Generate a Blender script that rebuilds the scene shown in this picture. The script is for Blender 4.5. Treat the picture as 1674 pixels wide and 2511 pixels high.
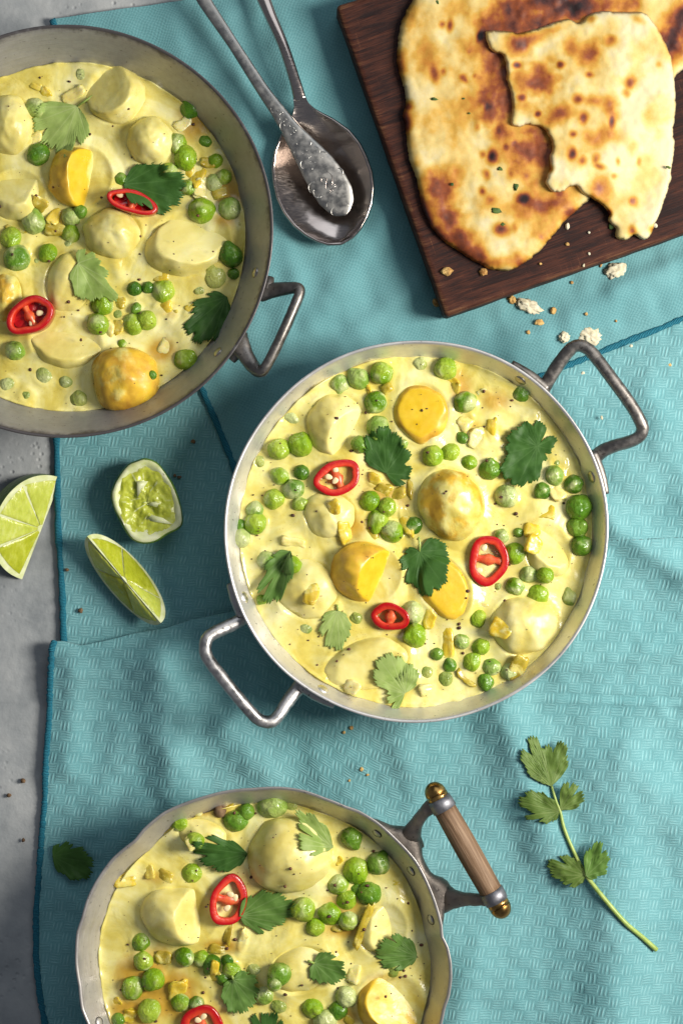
import bpy, math, random
import numpy as np
from mathutils import Vector, noise, geometry, Matrix

# ------------------------------------------------------------------ camera, world, lamps
D = 1.10                    # camera height above the table, metres
S = 0.345 / 1674.0          # metres per photograph pixel on the table plane
W0, H0 = 1674.0, 2511.0
scene = bpy.context.scene
for o in list(bpy.data.objects):
    bpy.data.objects.remove(o)
cam_d = bpy.data.cameras.new('camera')
cam = bpy.data.objects.new('camera', cam_d)
scene.collection.objects.link(cam)
cam.location = (0, 0, D)
cam_d.sensor_fit = 'VERTICAL'
cam_d.angle = 2 * math.atan(H0 * S / 2 / D)
cam_d.clip_start = 0.01
cam_d.clip_end = 20
scene.camera = cam
world = bpy.data.worlds.new('World')
scene.world = world
world.use_nodes = True
bg = world.node_tree.nodes['Background']
bg.inputs[0].default_value = (0.80, 0.86, 1.0, 1)
bg.inputs[1].default_value = 0.15
key_d = bpy.data.lights.new('window_light', 'AREA')
key_d.shape = 'RECTANGLE'
key_d.size, key_d.size_y = 0.32, 0.46
key_d.energy = 20.5
key_d.color = (1.0, 0.94, 0.85)
key = bpy.data.objects.new('window_light', key_d)
scene.collection.objects.link(key)
KAZ, KEL, KD = math.radians(5), math.radians(41), 1.08
key.location = (KD * math.cos(KEL) * math.cos(KAZ), KD * math.cos(KEL) * math.sin(KAZ), KD * math.sin(KEL))
key.rotation_euler = (-Vector(key.location)).to_track_quat('-Z', 'Y').to_euler()
fill_d = bpy.data.lights.new('room_light', 'AREA')
fill_d.size = 1.3
fill_d.energy = 7.0
fill_d.color = (0.9, 0.95, 1.0)
fill = bpy.data.objects.new('room_light', fill_d)
scene.collection.objects.link(fill)
fill.location = (0.35, 1.35, 1.45)
fill.rotation_euler = (-Vector(fill.location)).to_track_quat('-Z', 'Y').to_euler()
scene.view_settings.view_transform = 'Standard'
scene.view_settings.look = 'None'
scene.view_settings.gamma = 1
scene.view_settings.exposure = 0.0
scene.render.engine = 'CYCLES'

# ------------------------------------------------------------------ helpers
COL = scene.collection
rng = random.Random(7)
MM = 0.001


def P(px, py, z=0.0):
    k = S * (D - z) / D
    return Vector(((px - W0 / 2) * k, -(py - H0 / 2) * k, z))


def PX(n, z=0.0):
    return n * S * (D - z) / D


def mesh_from(name, verts, faces, smooth=True, attrs=None, uv=None):
    me = bpy.data.meshes.new(name)
    me.from_pydata([tuple(v) for v in verts], [], [tuple(f) for f in faces])
    if smooth:
        me.polygons.foreach_set('use_smooth', [True] * len(me.polygons))
    if attrs:
        for k, vals in attrs.items():
            a = me.attributes.new(k, 'FLOAT', 'POINT')
            a.data.foreach_set('value', np.asarray(vals, dtype=np.float32))
    if uv is not None:
        lay = me.uv_layers.new(name='UVMap')
        li = np.empty(len(me.loops), dtype=np.int32)
        me.loops.foreach_get('vertex_index', li)
        lay.data.foreach_set('uv', np.asarray(uv, dtype=np.float32)[li].ravel())
    me.update()
    nrm = np.empty(len(me.polygons) * 3, dtype=np.float32)
    me.polygons.foreach_get('normal', nrm)
    ar = np.empty(len(me.polygons), dtype=np.float32)
    me.polygons.foreach_get('area', ar)
    co = np.empty(len(me.vertices) * 3, dtype=np.float32)
    me.vertices.foreach_get('co', co)
    cen = np.empty(len(me.polygons) * 3, dtype=np.float32)
    me.polygons.foreach_get('center', cen)
    nrm, cen, co = nrm.reshape(-1, 3), cen.reshape(-1, 3), co.reshape(-1, 3)
    # outward if closed (signed volume), upward if an open sheet
    ec = {}
    vol = float((nrm * (cen - co.mean(0)) * ar[:, None]).sum())
    up = float((nrm[:, 2] * ar).sum()) / max(1e-12, float(ar.sum()))
    if (up < -0.15) or (abs(up) <= 0.15 and vol < 0):
        me.flip_normals()
    return me


def obj(name, me, mat=None, parent=None, label=None, cat=None, group=None, kind=None, loc=None):
    o = bpy.data.objects.new(name, me)
    COL.objects.link(o)
    if mat is not None and me is not None and not me.materials:
        me.materials.append(mat)
    if parent is not None:
        o.parent = parent
    if loc is not None:
        o.location = loc
    if label:
        o['label'] = label
    if cat:
        o['category'] = cat
    if group:
        o['group'] = group
    if kind:
        o['kind'] = kind
    return o


def thing(name, label, cat, loc=(0, 0, 0), group=None):
    o = obj(name, None, label=label, cat=cat, group=group)
    o.location = loc
    o.empty_display_size = 0.01
    return o


def part(name, verts, faces, mat, parent, **k):
    """mesh given in world coordinates, child of an empty that is only translated"""
    off = Vector(parent.location)
    if parent.parent is not None:
        off = off + Vector(parent.parent.location)
    vs = [Vector(v) - off for v in verts]
    lab = k.pop('label', None)
    kind = k.pop('kind', None)
    return obj(name, mesh_from(name, vs, faces, **k), mat, parent, label=lab, kind=kind)


def solo(name, verts, faces, mat, label, cat, group=None, kind=None, **k):
    c = Vector((0, 0, 0))
    for v in verts:
        c += Vector(v)
    c /= max(1, len(verts))
    c.z = min(v[2] for v in verts)
    vs = [Vector(v) - c for v in verts]
    return obj(name, mesh_from(name, vs, faces, **k), mat, None, label, cat, group, kind, loc=c)


def grid_faces(nu, nv, wrap_u=False, wrap_v=False, off=0):
    f = []
    for i in range(nu if wrap_u else nu - 1):
        for j in range(nv if wrap_v else nv - 1):
            a = i * nv + j
            b = ((i + 1) % nu) * nv + j
            c = ((i + 1) % nu) * nv + (j + 1) % nv
            d = i * nv + (j + 1) % nv
            f.append((off + a, off + b, off + c, off + d))
    return f


def catmull(pts, n=8, closed=False):
    pts = [Vector(p) for p in pts]
    out = []
    N = len(pts)
    rngi = range(N) if closed else range(N - 1)
    for i in rngi:
        p0 = pts[(i - 1) % N] if (closed or i > 0) else pts[0] * 2 - pts[1]
        p1 = pts[i]
        p2 = pts[(i + 1) % N]
        p3 = pts[(i + 2) % N] if (closed or i + 2 < N) else pts[-1] * 2 - pts[-2]
        for k in range(n):
            t = k / n
            out.append(0.5 * ((2 * p1) + (p2 - p0) * t + (2 * p0 - 5 * p1 + 4 * p2 - p3) * t * t + (3 * p1 - p0 - 3 * p2 + p3) * t ** 3))
    if not closed:
        out.append(pts[-1])
    return out


def lerp_list(vals, n):
    """resample a list of floats/tuples to n entries"""
    a = np.asarray(vals, dtype=float)
    if a.ndim == 1:
        a = a[:, None]
    x = np.linspace(0, 1, len(a))
    xi = np.linspace(0, 1, n)
    return np.stack([np.interp(xi, x, a[:, k]) for k in range(a.shape[1])], 1)


def tube(path, radii, seg=12, up=Vector((0, 0, 1)), power=2.0, jitter=0.0, caps=True):
    """sweep a (super)ellipse (side radius, up radius) along a path"""
    path = [Vector(p) for p in path]
    n = len(path)
    R = lerp_list(radii, n)
    if R.shape[1] == 1:
        R = np.concatenate([R, R], 1)
    V, F = [], []
    for i, p in enumerate(path):
        t = (path[min(i + 1, n - 1)] - path[max(i - 1, 0)]).normalized()
        side = t.cross(up)
        if side.length < 1e-5:
            side = t.cross(Vector((0, 1, 0)))
        side.normalize()
        u = side.cross(t).normalized()
        for k in range(seg):
            a = 2 * math.pi * k / seg
            c, s = math.cos(a), math.sin(a)
            cx = math.copysign(abs(c) ** (2 / power), c)
            sx = math.copysign(abs(s) ** (2 / power), s)
            q = p + side * (R[i, 0] * cx) + u * (R[i, 1] * sx)
            if jitter:
                q = q + Vector(noise.noise_vector(q * 600)) * jitter
            V.append(q)
    F = [tuple(reversed(f)) for f in grid_faces(n, seg, wrap_v=True)]
    if caps:
        V.append(path[0]); a = len(V) - 1
        V.append(path[-1]); b = len(V) - 1
        for k in range(seg):
            F.append((a, (k + 1) % seg, k))
            F.append((b, (n - 1) * seg + k, (n - 1) * seg + (k + 1) % seg))
    return V, F


def join(*vf):
    V, F = [], []
    for v, f in vf:
        o = len(V)
        V += list(v)
        F += [tuple(i + o for i in q) for q in f]
    return V, F


def smooth(a, b, x):
    t = np.clip((np.asarray(x, dtype=float) - a) / (b - a), 0, 1)
    return t * t * (3 - 2 * t)


def nz(x, y, z=0.0, oct=3, f=1.0):
    return noise.fractal(Vector((x * f, y * f, z)), 1.0, 2.0, oct)


# ------------------------------------------------------------------ shader maths
class X:
    def __init__(self, nt, sock):
        self.nt, self.s = nt, sock

    def _m(self, op, *others):
        n = self.nt.nodes.new('ShaderNodeMath')
        n.operation = op
        for i, v in enumerate((self,) + others):
            if isinstance(v, X):
                self.nt.links.new(v.s, n.inputs[i])
            else:
                n.inputs[i].default_value = float(v)
        return X(self.nt, n.outputs[0])

    def __add__(s, o): return s._m('ADD', o)
    def __radd__(s, o): return s._m('ADD', o)
    def __sub__(s, o): return s._m('SUBTRACT', o)
    def __rsub__(s, o): return (s * -1.0) + o
    def __mul__(s, o): return s._m('MULTIPLY', o)
    def __rmul__(s, o): return s._m('MULTIPLY', o)
    def __truediv__(s, o): return s._m('DIVIDE', o)
    def floor(s): return s._m('FLOOR')
    def fract(s): return s._m('FRACT')
    def sin(s): return s._m('SINE')
    def absv(s): return s._m('ABSOLUTE')
    def mod(s, o): return s._m('MODULO', o)
    def pw(s, o): return s._m('POWER', o)
    def mx(s, o): return s._m('MAXIMUM', o)
    def mn(s, o): return s._m('MINIMUM', o)

    def ss(s, a, b, lo=0.0, hi=1.0):
        n = s.nt.nodes.new('ShaderNodeMapRange')
        n.interpolation_type = 'SMOOTHSTEP'
        n.clamp = True
        s.nt.links.new(s.s, n.inputs[0])
        n.inputs[1].default_value = a
        n.inputs[2].default_value = b
        n.inputs[3].default_value = lo
        n.inputs[4].default_value = hi
        return X(s.nt, n.outputs[0])


class M:
    """small wrapper round a Principled material"""
    def __init__(self, name, rough=0.5, metal=0.0, spec=0.5):
        self.m = bpy.data.materials.new(name)
        self.m.use_nodes = True
        self.nt = self.m.node_tree
        self.b = self.nt.nodes['Principled BSDF']
        self.b.inputs['Roughness'].default_value = rough
        self.b.inputs['Metallic'].default_value = metal
        self.b.inputs['Specular IOR Level'].default_value = spec
        self.h = None

    def N(self, t):
        return self.nt.nodes.new(t)

    def link(self, a, b):
        self.nt.links.new(a.s if isinstance(a, X) else a, b)

    def obj_co(self):
        return self.N('ShaderNodeTexCoord').outputs['Object']

    def uv(self):
        return self.N('ShaderNodeTexCoord').outputs['UV']

    def sep(self, vec):
        n = self.N('ShaderNodeSeparateXYZ')
        self.link(vec, n.inputs[0])
        return [X(self.nt, n.outputs[i]) for i in range(3)]

    def comb(self, x, y, z=0.0):
        n = self.N('ShaderNodeCombineXYZ')
        for i, v in enumerate((x, y, z)):
            if isinstance(v, X):
                self.link(v, n.inputs[i])
            else:
                n.inputs[i].default_value = v
        return n.outputs[0]

    def scale(self, vec, sc, rot=0.0):
        n = self.N('ShaderNodeMapping')
        self.link(vec, n.inputs[0])
        n.inputs['Scale'].default_value = sc if not isinstance(sc, (int, float)) else (sc, sc, sc)
        n.inputs['Rotation'].default_value = (0, 0, rot)
        return n.outputs[0]

    def noise(self, scale, detail=3, rough=0.55, vec=None, dist=0.0, perobj=False):
        n = self.N('ShaderNodeTexNoise')
        n.inputs['Scale'].default_value = scale
        n.inputs['Detail'].default_value = detail
        n.inputs['Roughness'].default_value = rough
        n.inputs['Distortion'].default_value = dist
        if perobj:
            n.noise_dimensions = '4D'
            r = self.N('ShaderNodeObjectInfo')
            self.link(X(self.nt, r.outputs['Random']) * 37.0, n.inputs['W'])
        self.link(vec if vec is not None else self.obj_co(), n.inputs['Vector'])
        return X(self.nt, n.outputs[0])

    def rand(self):
        return X(self.nt, self.N('ShaderNodeObjectInfo').outputs['Random'])

    def voro(self, scale, vec=None, rnd=1.0):
        n = self.N('ShaderNodeTexVoronoi')
        n.inputs['Scale'].default_value = scale
        n.inputs['Randomness'].default_value = rnd
        self.link(vec if vec is not None else self.obj_co(), n.inputs['Vector'])
        return X(self.nt, n.outputs[0])

    def attr(self, name):
        n = self.N('ShaderNodeAttribute')
        n.attribute_name = name
        return X(self.nt, n.outputs['Fac'])

    def ramp(self, fac, stops):
        n = self.N('ShaderNodeValToRGB')
        e = n.color_ramp.elements
        while len(e) < len(stops):
            e.new(0.5)
        for el, (p, c) in zip(e, stops):
            el.position = p
            el.color = (*c, 1)
        self.link(fac, n.inputs[0])
        return n.outputs[0]

    def mix(self, fac, a, b, mode='MIX'):
        n = self.N('ShaderNodeMix')
        n.data_type = 'RGBA'
        n.blend_type = mode
        if isinstance(fac, X):
            self.link(fac, n.inputs[0])
        else:
            n.inputs[0].default_value = fac
        for v, i in ((a, 6), (b, 7)):
            if isinstance(v, tuple):
                n.inputs[i].default_value = (*v, 1)
            else:
                self.link(v, n.inputs[i])
        return n.outputs[2]

    def color(self, c):
        if isinstance(c, tuple):
            self.b.inputs['Base Color'].default_value = (*c, 1)
        else:
            self.link(c, self.b.inputs['Base Color'])
        return self

    def rough(self, r):
        self.link(r, self.b.inputs['Roughness'])
        return self

    def bump(self, h, strength=0.4, dist=0.001):
        n = self.N('ShaderNodeBump')
        n.inputs['Strength'].default_value = strength
        n.inputs['Distance'].default_value = dist
        self.link(h, n.inputs['Height'])
        self.link(n.outputs[0], self.b.inputs['Normal'])
        return self

    def sss(self, w, radius=(1, 0.6, 0.2), sc=0.003):
        self.b.inputs['Subsurface Weight'].default_value = w
        self.b.inputs['Subsurface Radius'].default_value = radius
        self.b.inputs['Subsurface Scale'].default_value = sc
        return self

    def coat(self, w, r=0.1):
        self.b.inputs['Coat Weight'].default_value = w
        self.b.inputs['Coat Roughness'].default_value = r
        return self


MATS = {}

# table: mottled grey plaster
m = M('grey_plaster', 0.75)
n1 = m.noise(9, 5, 0.6)
n2 = m.noise(45, 5, 0.65)
pits = m.voro(260).ss(0.0, 0.35, 0.0, 1.0)
pm = m.noise(14, 2).ss(0.52, 0.68)
m.color(m.ramp(n1 * 0.6 + n2 * 0.4, [(0.3, (0.15, 0.17, 0.185)), (0.47, (0.29, 0.31, 0.32)), (0.60, (0.40, 0.415, 0.415)), (0.75, (0.50, 0.51, 0.50))]))
m.bump(n2 * 0.5 + m.noise(180, 3) * 0.35 + pits * pm * 0.6, 0.7, 0.0012)
MATS['plaster'] = m.m


def cloth_mat(name, basket, base, light):
    m = M(name, 0.92, spec=0.15)
    u, v, _ = m.sep(m.uv())       # uv in photograph pixels
    w = m.noise(0.012, 2, vec=m.uv())
    w2 = m.noise(0.03, 2, vec=m.scale(m.uv(), (1, 1, 1), 1.0))
    if basket:
        uu = (u + w * 14.0 + v * 0.10) / 27.5
        vv = (v + w2 * 10.0 - u * 0.03) / 26.0
        fu, fv = uu.fract(), vv.fract()
        par = (uu.floor() + vv.floor()).mod(2.0).absv().ss(0.49, 0.51)
        amp = m.noise(0.05, 2, vec=m.uv()).ss(0.3, 0.7, 0.40, 1.1)
        hor = ((fv * (2 * math.pi * 4.0)).sin() * 0.5 + 0.5) * (fu * math.pi).sin().pw(0.35) * 0.75
        ver = ((fu * (2 * math.pi * 3.0) + fv * 1.9).sin() * 0.5 + 0.5).pw(1.5) * (fv * math.pi).sin().pw(0.5) * 1.15
        h = (hor * (1.0 - par) + ver * par) * amp
    else:
        uu = u + w * 22.0
        vv = v + w2 * 22.0
        h = ((uu * 0.80 + vv * 0.34).sin() * 0.5 + 0.5) * 0.45 + ((vv * 0.86 - uu * 0.30).sin() * 0.5 + 0.5) * 0.45
    fine = m.noise(0.42, 2, 0.7, vec=m.scale(m.uv(), (1, 1.6, 1), 0.3))
    big = m.noise(0.006, 3, vec=m.uv())
    t = h * (0.30 if basket else 0.22) + fine * 0.50 + big * 0.28
    m.color(m.ramp(t, [(0.18, base), (0.5, tuple((a + b) / 2 for a, b in zip(base, light))), (0.82, light)]))
    m.bump(h * (1.0 if basket else 0.5) + fine * 0.5, 0.42 if basket else 0.40, 0.0007)
    m.b.inputs['Sheen Weight'].default_value = 0.15
    return m.m


MATS['basket'] = cloth_mat('basket_weave_cotton', True, (0.062, 0.225, 0.252), (0.265, 0.505, 0.530))
MATS['smooth'] = cloth_mat('fine_weave_cotton', False, (0.060, 0.208, 0.232), (0.205, 0.415, 0.438))

m = M('hem_thread', 0.75, spec=0.25)
u, v, _ = m.sep(m.uv())
st = ((u * 1.9).sin() * 0.5 + 0.5)
fz = m.noise(0.5, 2, vec=m.uv())
m.color(m.ramp(st * 0.5 + fz * 0.6, [(0.2, (0.004, 0.055, 0.10)), (0.5, (0.010, 0.125, 0.195)), (0.85, (0.035, 0.25, 0.33))]))
m.bump(st + fz, 0.7, 0.0005)
MATS['hem'] = m.m

# wood of the board
m = M('dark_board_wood', 0.65, spec=0.22)
u, v, _ = m.sep(m.uv())
gr = m.noise(1.0, 5, 0.62, vec=m.comb(u * 0.006, v * 0.085), dist=0.6)
gr2 = m.noise(1.0, 4, 0.65, vec=m.comb(u * 0.022, v * 0.34), dist=0.4)
big = m.noise(0.008, 3, vec=m.uv())
scr = m.noise(1.0, 2, vec=m.comb(u * 0.30, v * 0.012)).ss(0.60, 0.72) * m.noise(0.02, 2, vec=m.uv()).ss(0.45, 0.65)
edge = m.attr('edge')
t = gr * 0.45 + gr2 * 0.42 + big * 0.28 + edge * 0.16 + scr * 0.16
m.color(m.ramp(t, [(0.40, (0.006, 0.003, 0.004)), (0.54, (0.020, 0.0075, 0.0065)), (0.68, (0.070, 0.022, 0.013)), (0.90, (0.21, 0.105, 0.048))]))
m.bump(gr * 0.7 + gr2 * 0.6, 0.6, 0.0009)
m.rough(gr2.ss(0.2, 0.8, 0.55, 0.8))
MATS['board'] = m.m

# bread
m = M('toasted_bread', 0.72, spec=0.3)
t = m.attr('toast')
fine = m.noise(900, 3, 0.7)
mid = m.noise(200, 5, 0.68)
tt = t + (mid - 0.5) * (t.ss(0.1, 0.4, 0.10, 0.34)) + (fine - 0.5) * 0.08
col = m.ramp(tt, [(0.0, (0.69, 0.61, 0.37)), (0.13, (0.66, 0.515, 0.20)), (0.30, (0.56, 0.325, 0.055)), (0.46, (0.47, 0.195, 0.026)),
                  (0.64, (0.25, 0.062, 0.018)), (0.86, (0.070, 0.020, 0.016)), (1.0, (0.018, 0.010, 0.011))])
m.color(col)
m.bump(fine * 0.35 + mid * 0.25 + m.noise(420, 2) * 0.25, 0.4, 0.0006)
m.rough(t.ss(0.1, 0.6, 0.75, 0.5))
m.sss(0.12, (1, 0.6, 0.3), 0.002)
MATS['bread'] = m.m
m = M('bread_crumb', 0.85, spec=0.2)
m.color(m.ramp(m.noise(500, 3, perobj=True), [(0.3, (0.50, 0.44, 0.28)), (0.6, (0.64, 0.60, 0.46))]))
m.bump(m.noise(500, 3), 0.4, 0.0006)
MATS['crumb_white'] = m.m
m = M('golden_crumb', 0.75, spec=0.25)
m.color(m.ramp(m.noise(300, 3, perobj=True), [(0.3, (0.30, 0.13, 0.03)), (0.62, (0.70, 0.48, 0.18))]))
m.bump(m.noise(900, 3), 0.8, 0.0008)
MATS['crumb_gold'] = m.m
m = M('brown_crumb', 0.8, spec=0.25)
m.color(m.ramp(m.noise(400, 3, perobj=True), [(0.3, (0.055, 0.028, 0.014)), (0.62, (0.22, 0.14, 0.075))]))
MATS['crumb_brown'] = m.m

# sauce
SAUCE_HI, SAUCE_LO = (0.86, 0.78, 0.36), (0.80, 0.66, 0.17)


def sauce_color(m, perobj=False):
    a = m.noise(26, 4, 0.55, dist=2.0, perobj=perobj)
    b = m.noise(300, 2, 0.5, perobj=perobj)
    c = m.ramp(a * 0.85 + b * 0.15, [(0.26, (0.54, 0.42, 0.06)), (0.42, (0.68, 0.575, 0.13)), (0.56, (0.77, 0.70, 0.25)), (0.72, (0.85, 0.81, 0.43))])
    dots = m.voro(820).ss(0.10, 0.22, 1.0, 0.0) * m.noise(110, 2, perobj=perobj).ss(0.54, 0.64)
    c = m.mix(dots * 0.55, c, (0.40, 0.20, 0.05))
    return c


m = M('curry_sauce', 0.20, spec=0.5)
c = sauce_color(m)
oil = m.attr('oil') + (m.noise(120, 3) - 0.5) * 0.5
c = m.mix(oil.ss(0.22, 0.75, 0.0, 0.9), c, (0.45, 0.25, 0.018))
m.color(c)
m.rough(m.noise(60, 3).ss(0.3, 0.7, 0.13, 0.30))
m.bump(m.noise(60, 3, 0.45, dist=1.0) * 1.0 + m.noise(330, 2) * 0.04, 0.26, 0.004)
m.sss(0.10, (1, 0.75, 0.25), 0.002)
MATS['sauce'] = m.m


def potato_mat(name, skin, skin_d, flesh, flesh_l, kmax=1.0):
    m = M(name, 0.30, spec=0.5)
    sk = m.ramp(m.noise(95, 5, 0.65, perobj=True), [(0.30, skin_d), (0.55, skin), (0.75, flesh_l)])
    fl = m.ramp(m.noise(170, 4, 0.6, perobj=True), [(0.3, flesh), (0.72, flesh_l)])
    base = m.mix(m.attr('flesh').ss(0.3, 0.7), sk, fl)
    ct = m.attr('coat') + (m.noise(70, 4, 0.65, perobj=True) - 0.5) * 1.5
    k = ct.ss(0.36, 0.72) * kmax
    m.color(m.mix(k, base, sauce_color(m, True)))
    m.bump(m.noise(240, 3, perobj=True) * 0.35 + k * 0.5 + m.noise(90, 2, perobj=True) * 0.5, 0.35, 0.0012)
    m.rough(m.noise(150, 3, perobj=True).ss(0.3, 0.7, 0.26, 0.50))
    m.sss(0.10, (1, 0.65, 0.15), 0.002)
    return m.m


MATS['potato'] = potato_mat('yellow_potato', (0.72, 0.45, 0.040), (0.47, 0.24, 0.025), (0.64, 0.405, 0.006), (0.74, 0.52, 0.03))


MATS['potato_coated'] = potato_mat('sauce_coated_potato', (0.62, 0.54, 0.22), (0.52, 0.43, 0.16), (0.72, 0.64, 0.26), (0.78, 0.71, 0.33), 0.80)


def pea_mat(name, dark, mid, light, coat):
    m = M(name, 0.24, spec=0.5)
    n = m.noise(0.7, 2, 0.4, perobj=True)
    r = m.rand()
    base = m.ramp(n + (r - 0.5) * 0.30, [(0.28, dark), (0.5, mid), (0.75, light)])
    k = (m.noise(0.75, 2, 0.4, dist=0.5, perobj=True) + (r * 91.7).fract() * 0.22 - 0.11).ss(0.66 - coat * 0.34, 0.92 - coat * 0.34)
    m.color(m.mix(k * 0.82, base, (0.60, 0.66, 0.26)))
    m.bump(m.noise(1.6, 2, perobj=True, dist=0.5) * 0.7 + k * 0.2, 0.18, 0.08)
    m.rough(m.noise(3, 3, perobj=True).ss(0.3, 0.7, 0.17, 0.46))
    m.sss(0.18, (0.7, 1, 0.2), 0.25)
    return m.m


MATS['pea_bright'] = pea_mat('bright_green_pea', (0.11, 0.255, 0.005), (0.225, 0.40, 0.010), (0.37, 0.51, 0.04), 0.45)
MATS['pea_dark'] = pea_mat('dark_green_pea', (0.048, 0.150, 0.006), (0.098, 0.240, 0.010), (0.18, 0.34, 0.03), 0.30)
MATS['pea_pale'] = pea_mat('sauce_streaked_pea', (0.11, 0.26, 0.015), (0.22, 0.38, 0.04), (0.38, 0.50, 0.12), 0.80)
MATS['pea_veil'] = pea_mat('sunken_pea', (0.17, 0.27, 0.035), (0.30, 0.38, 0.065), (0.46, 0.50, 0.11), 0.55)


def onion_mat(name, a, b, c):
    m = M(name, 0.26, spec=0.5)
    cc_ = m.ramp(m.noise(140, 4, 0.6, perobj=True), [(0.3, a), (0.5, b), (0.72, c)])
    m.color(m.mix(m.noise(150, 4, 0.65, perobj=True, dist=0.6).ss(0.50, 0.64, 0.0, 0.9), cc_, sauce_color(m, True)))
    m.bump(m.noise(260, 3, perobj=True), 0.25, 0.0010)
    m.sss(0.5, (1, 0.7, 0.2), 0.003)
    return m.m


MATS['onion_yellow'] = onion_mat('yellow_onion', (0.50, 0.33, 0.015), (0.66, 0.49, 0.04), (0.75, 0.62, 0.16))
MATS['onion_cream'] = onion_mat('creamy_onion', (0.68, 0.55, 0.15), (0.76, 0.67, 0.26), (0.82, 0.76, 0.40))
MATS['onion_olive'] = onion_mat('olive_onion', (0.30, 0.22, 0.018), (0.44, 0.34, 0.03), (0.62, 0.50, 0.10))


def leaf_mat(name, dark, mid, vein, trans=0.25):
    m = M(name, 0.5, spec=0.25)
    v = m.attr('vein')
    n = m.noise(160, 4, 0.6, perobj=True)
    c = m.ramp(n + (m.rand() - 0.5) * 0.15, [(0.3, dark), (0.7, mid)])
    m.color(m.mix(v.ss(0.1, 0.9, 0.0, 0.42), c, vein))
    m.bump(n * 0.5 - v * 0.05 + m.noise(700, 2) * 0.15, 0.25, 0.0009)
    out = m.nt.nodes['Material Output']
    tr = m.N('ShaderNodeBsdfTranslucent')
    tr.inputs[0].default_value = (mid[0] * 1.3, mid[1] * 1.3, mid[2] * 0.6, 1)
    ms = m.N('ShaderNodeMixShader')
    ms.inputs[0].default_value = trans
    m.link(m.b.outputs[0], ms.inputs[1])
    m.link(tr.outputs[0], ms.inputs[2])
    m.link(ms.outputs[0], out.inputs[0])
    return m.m


MATS['leaf_dark'] = leaf_mat('coriander_dark', (0.030, 0.092, 0.014), (0.065, 0.170, 0.030), (0.12, 0.24, 0.07))
MATS['leaf_mid'] = leaf_mat('coriander_mid', (0.085, 0.185, 0.030), (0.165, 0.300, 0.065), (0.30, 0.43, 0.16))
MATS['leaf_pale'] = leaf_mat('coriander_pale', (0.24, 0.36, 0.075), (0.41, 0.53, 0.165), (0.56, 0.64, 0.30))
MATS['leaf_olive'] = leaf_mat('coriander_olive', (0.085, 0.150, 0.025), (0.17, 0.265, 0.06), (0.30, 0.38, 0.14))
m = M('herb_stem', 0.4)
m.color(m.ramp(m.noise(200, 3), [(0.3, (0.22, 0.33, 0.06)), (0.7, (0.42, 0.50, 0.14))]))
m.sss(0.2, (0.8, 1, 0.3), 0.002)
MATS['stem'] = m.m

# chilli
m = M('chilli_flesh', 0.18, spec=0.55)
c = m.ramp(m.attr('inner') + (m.noise(220, 3) - 0.5) * 0.5, [(0.2, (0.36, 0.002, 0.005)), (0.55, (0.50, 0.005, 0.007)), (0.95, (0.66, 0.05, 0.015))])
m.color(c)
m.rough(m.attr('inner').ss(0.15, 0.7, 0.14, 0.38))
m.bump(m.noise(380, 3), 0.35, 0.0010)
m.sss(0.2, (1, 0.15, 0.1), 0.002)
m.coat(0.12, 0.1)
MATS['chilli'] = m.m
m = M('chilli_pith', 0.35)
m.color(m.ramp(m.noise(300, 3), [(0.3, (0.60, 0.04, 0.015)), (0.7, (0.78, 0.20, 0.06))]))
m.sss(0.3, (1, 0.3, 0.2), 0.002)
MATS['chilli_pith'] = m.m
m = M('chilli_seed', 0.35)
m.color((0.86, 0.70, 0.40))
MATS['seed'] = m.m


def metal_mat(name, dark, light, rough, stretch=None, pits_amt=0.3, spots=0.0, bs=0.25):
    m = M(name, rough, metal=1.0)
    co = m.obj_co()
    n1 = m.noise(28, 5, 0.65)
    n2 = m.noise(240, 4, 0.6)
    t = n1 * 0.6 + n2 * 0.4
    c = m.ramp(t, [(0.32, dark), (0.62, light)])
    if spots:
        k = m.noise(420, 2).ss(0.66, 0.72) * spots
        c = m.mix(k, c, (0.03, 0.025, 0.02))
    m.color(c)
    m.rough(n2.ss(0.3, 0.7, rough - 0.10, rough + 0.12))
    m.bump(n2 * 0.5 + m.noise(900, 3) * pits_amt, bs, 0.0006)
    return m.m


def pan_mat(name, dark, light, rough, stain, metal=0.85):
    m = M(name, rough, metal=metal)
    x, y, z = m.sep(m.obj_co())
    n = m.N('ShaderNodeMath'); n.operation = 'ARCTAN2'
    m.link(y, n.inputs[0]); m.link(x, n.inputs[1])
    ang = X(m.nt, n.outputs[0])
    br = m.noise(1.0, 4, 0.65, vec=m.comb(ang * 4.0, z * 1800.0))
    n1 = m.noise(22, 5, 0.65)
    n2 = m.noise(300, 4, 0.65)
    c = m.ramp(br * 0.35 + n1 * 0.45 + n2 * 0.25, [(0.34, dark), (0.66, light)])
    k = m.noise(480, 2, 0.7).ss(0.66, 0.73)
    c = m.mix(k * 0.6, c, (0.06, 0.045, 0.035))
    rimk = m.attr('rim') + (m.noise(70, 4, 0.7) - 0.5) * 1.1
    c = m.mix(rimk.ss(0.55, 0.95) * stain, c, (0.055, 0.045, 0.045))
    m.color(c)
    m.rough(br.ss(0.3, 0.7, rough - 0.08, rough + 0.14))
    m.bump(br * 0.5 + n2 * 0.4, 0.22, 0.0006)
    return m.m


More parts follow.
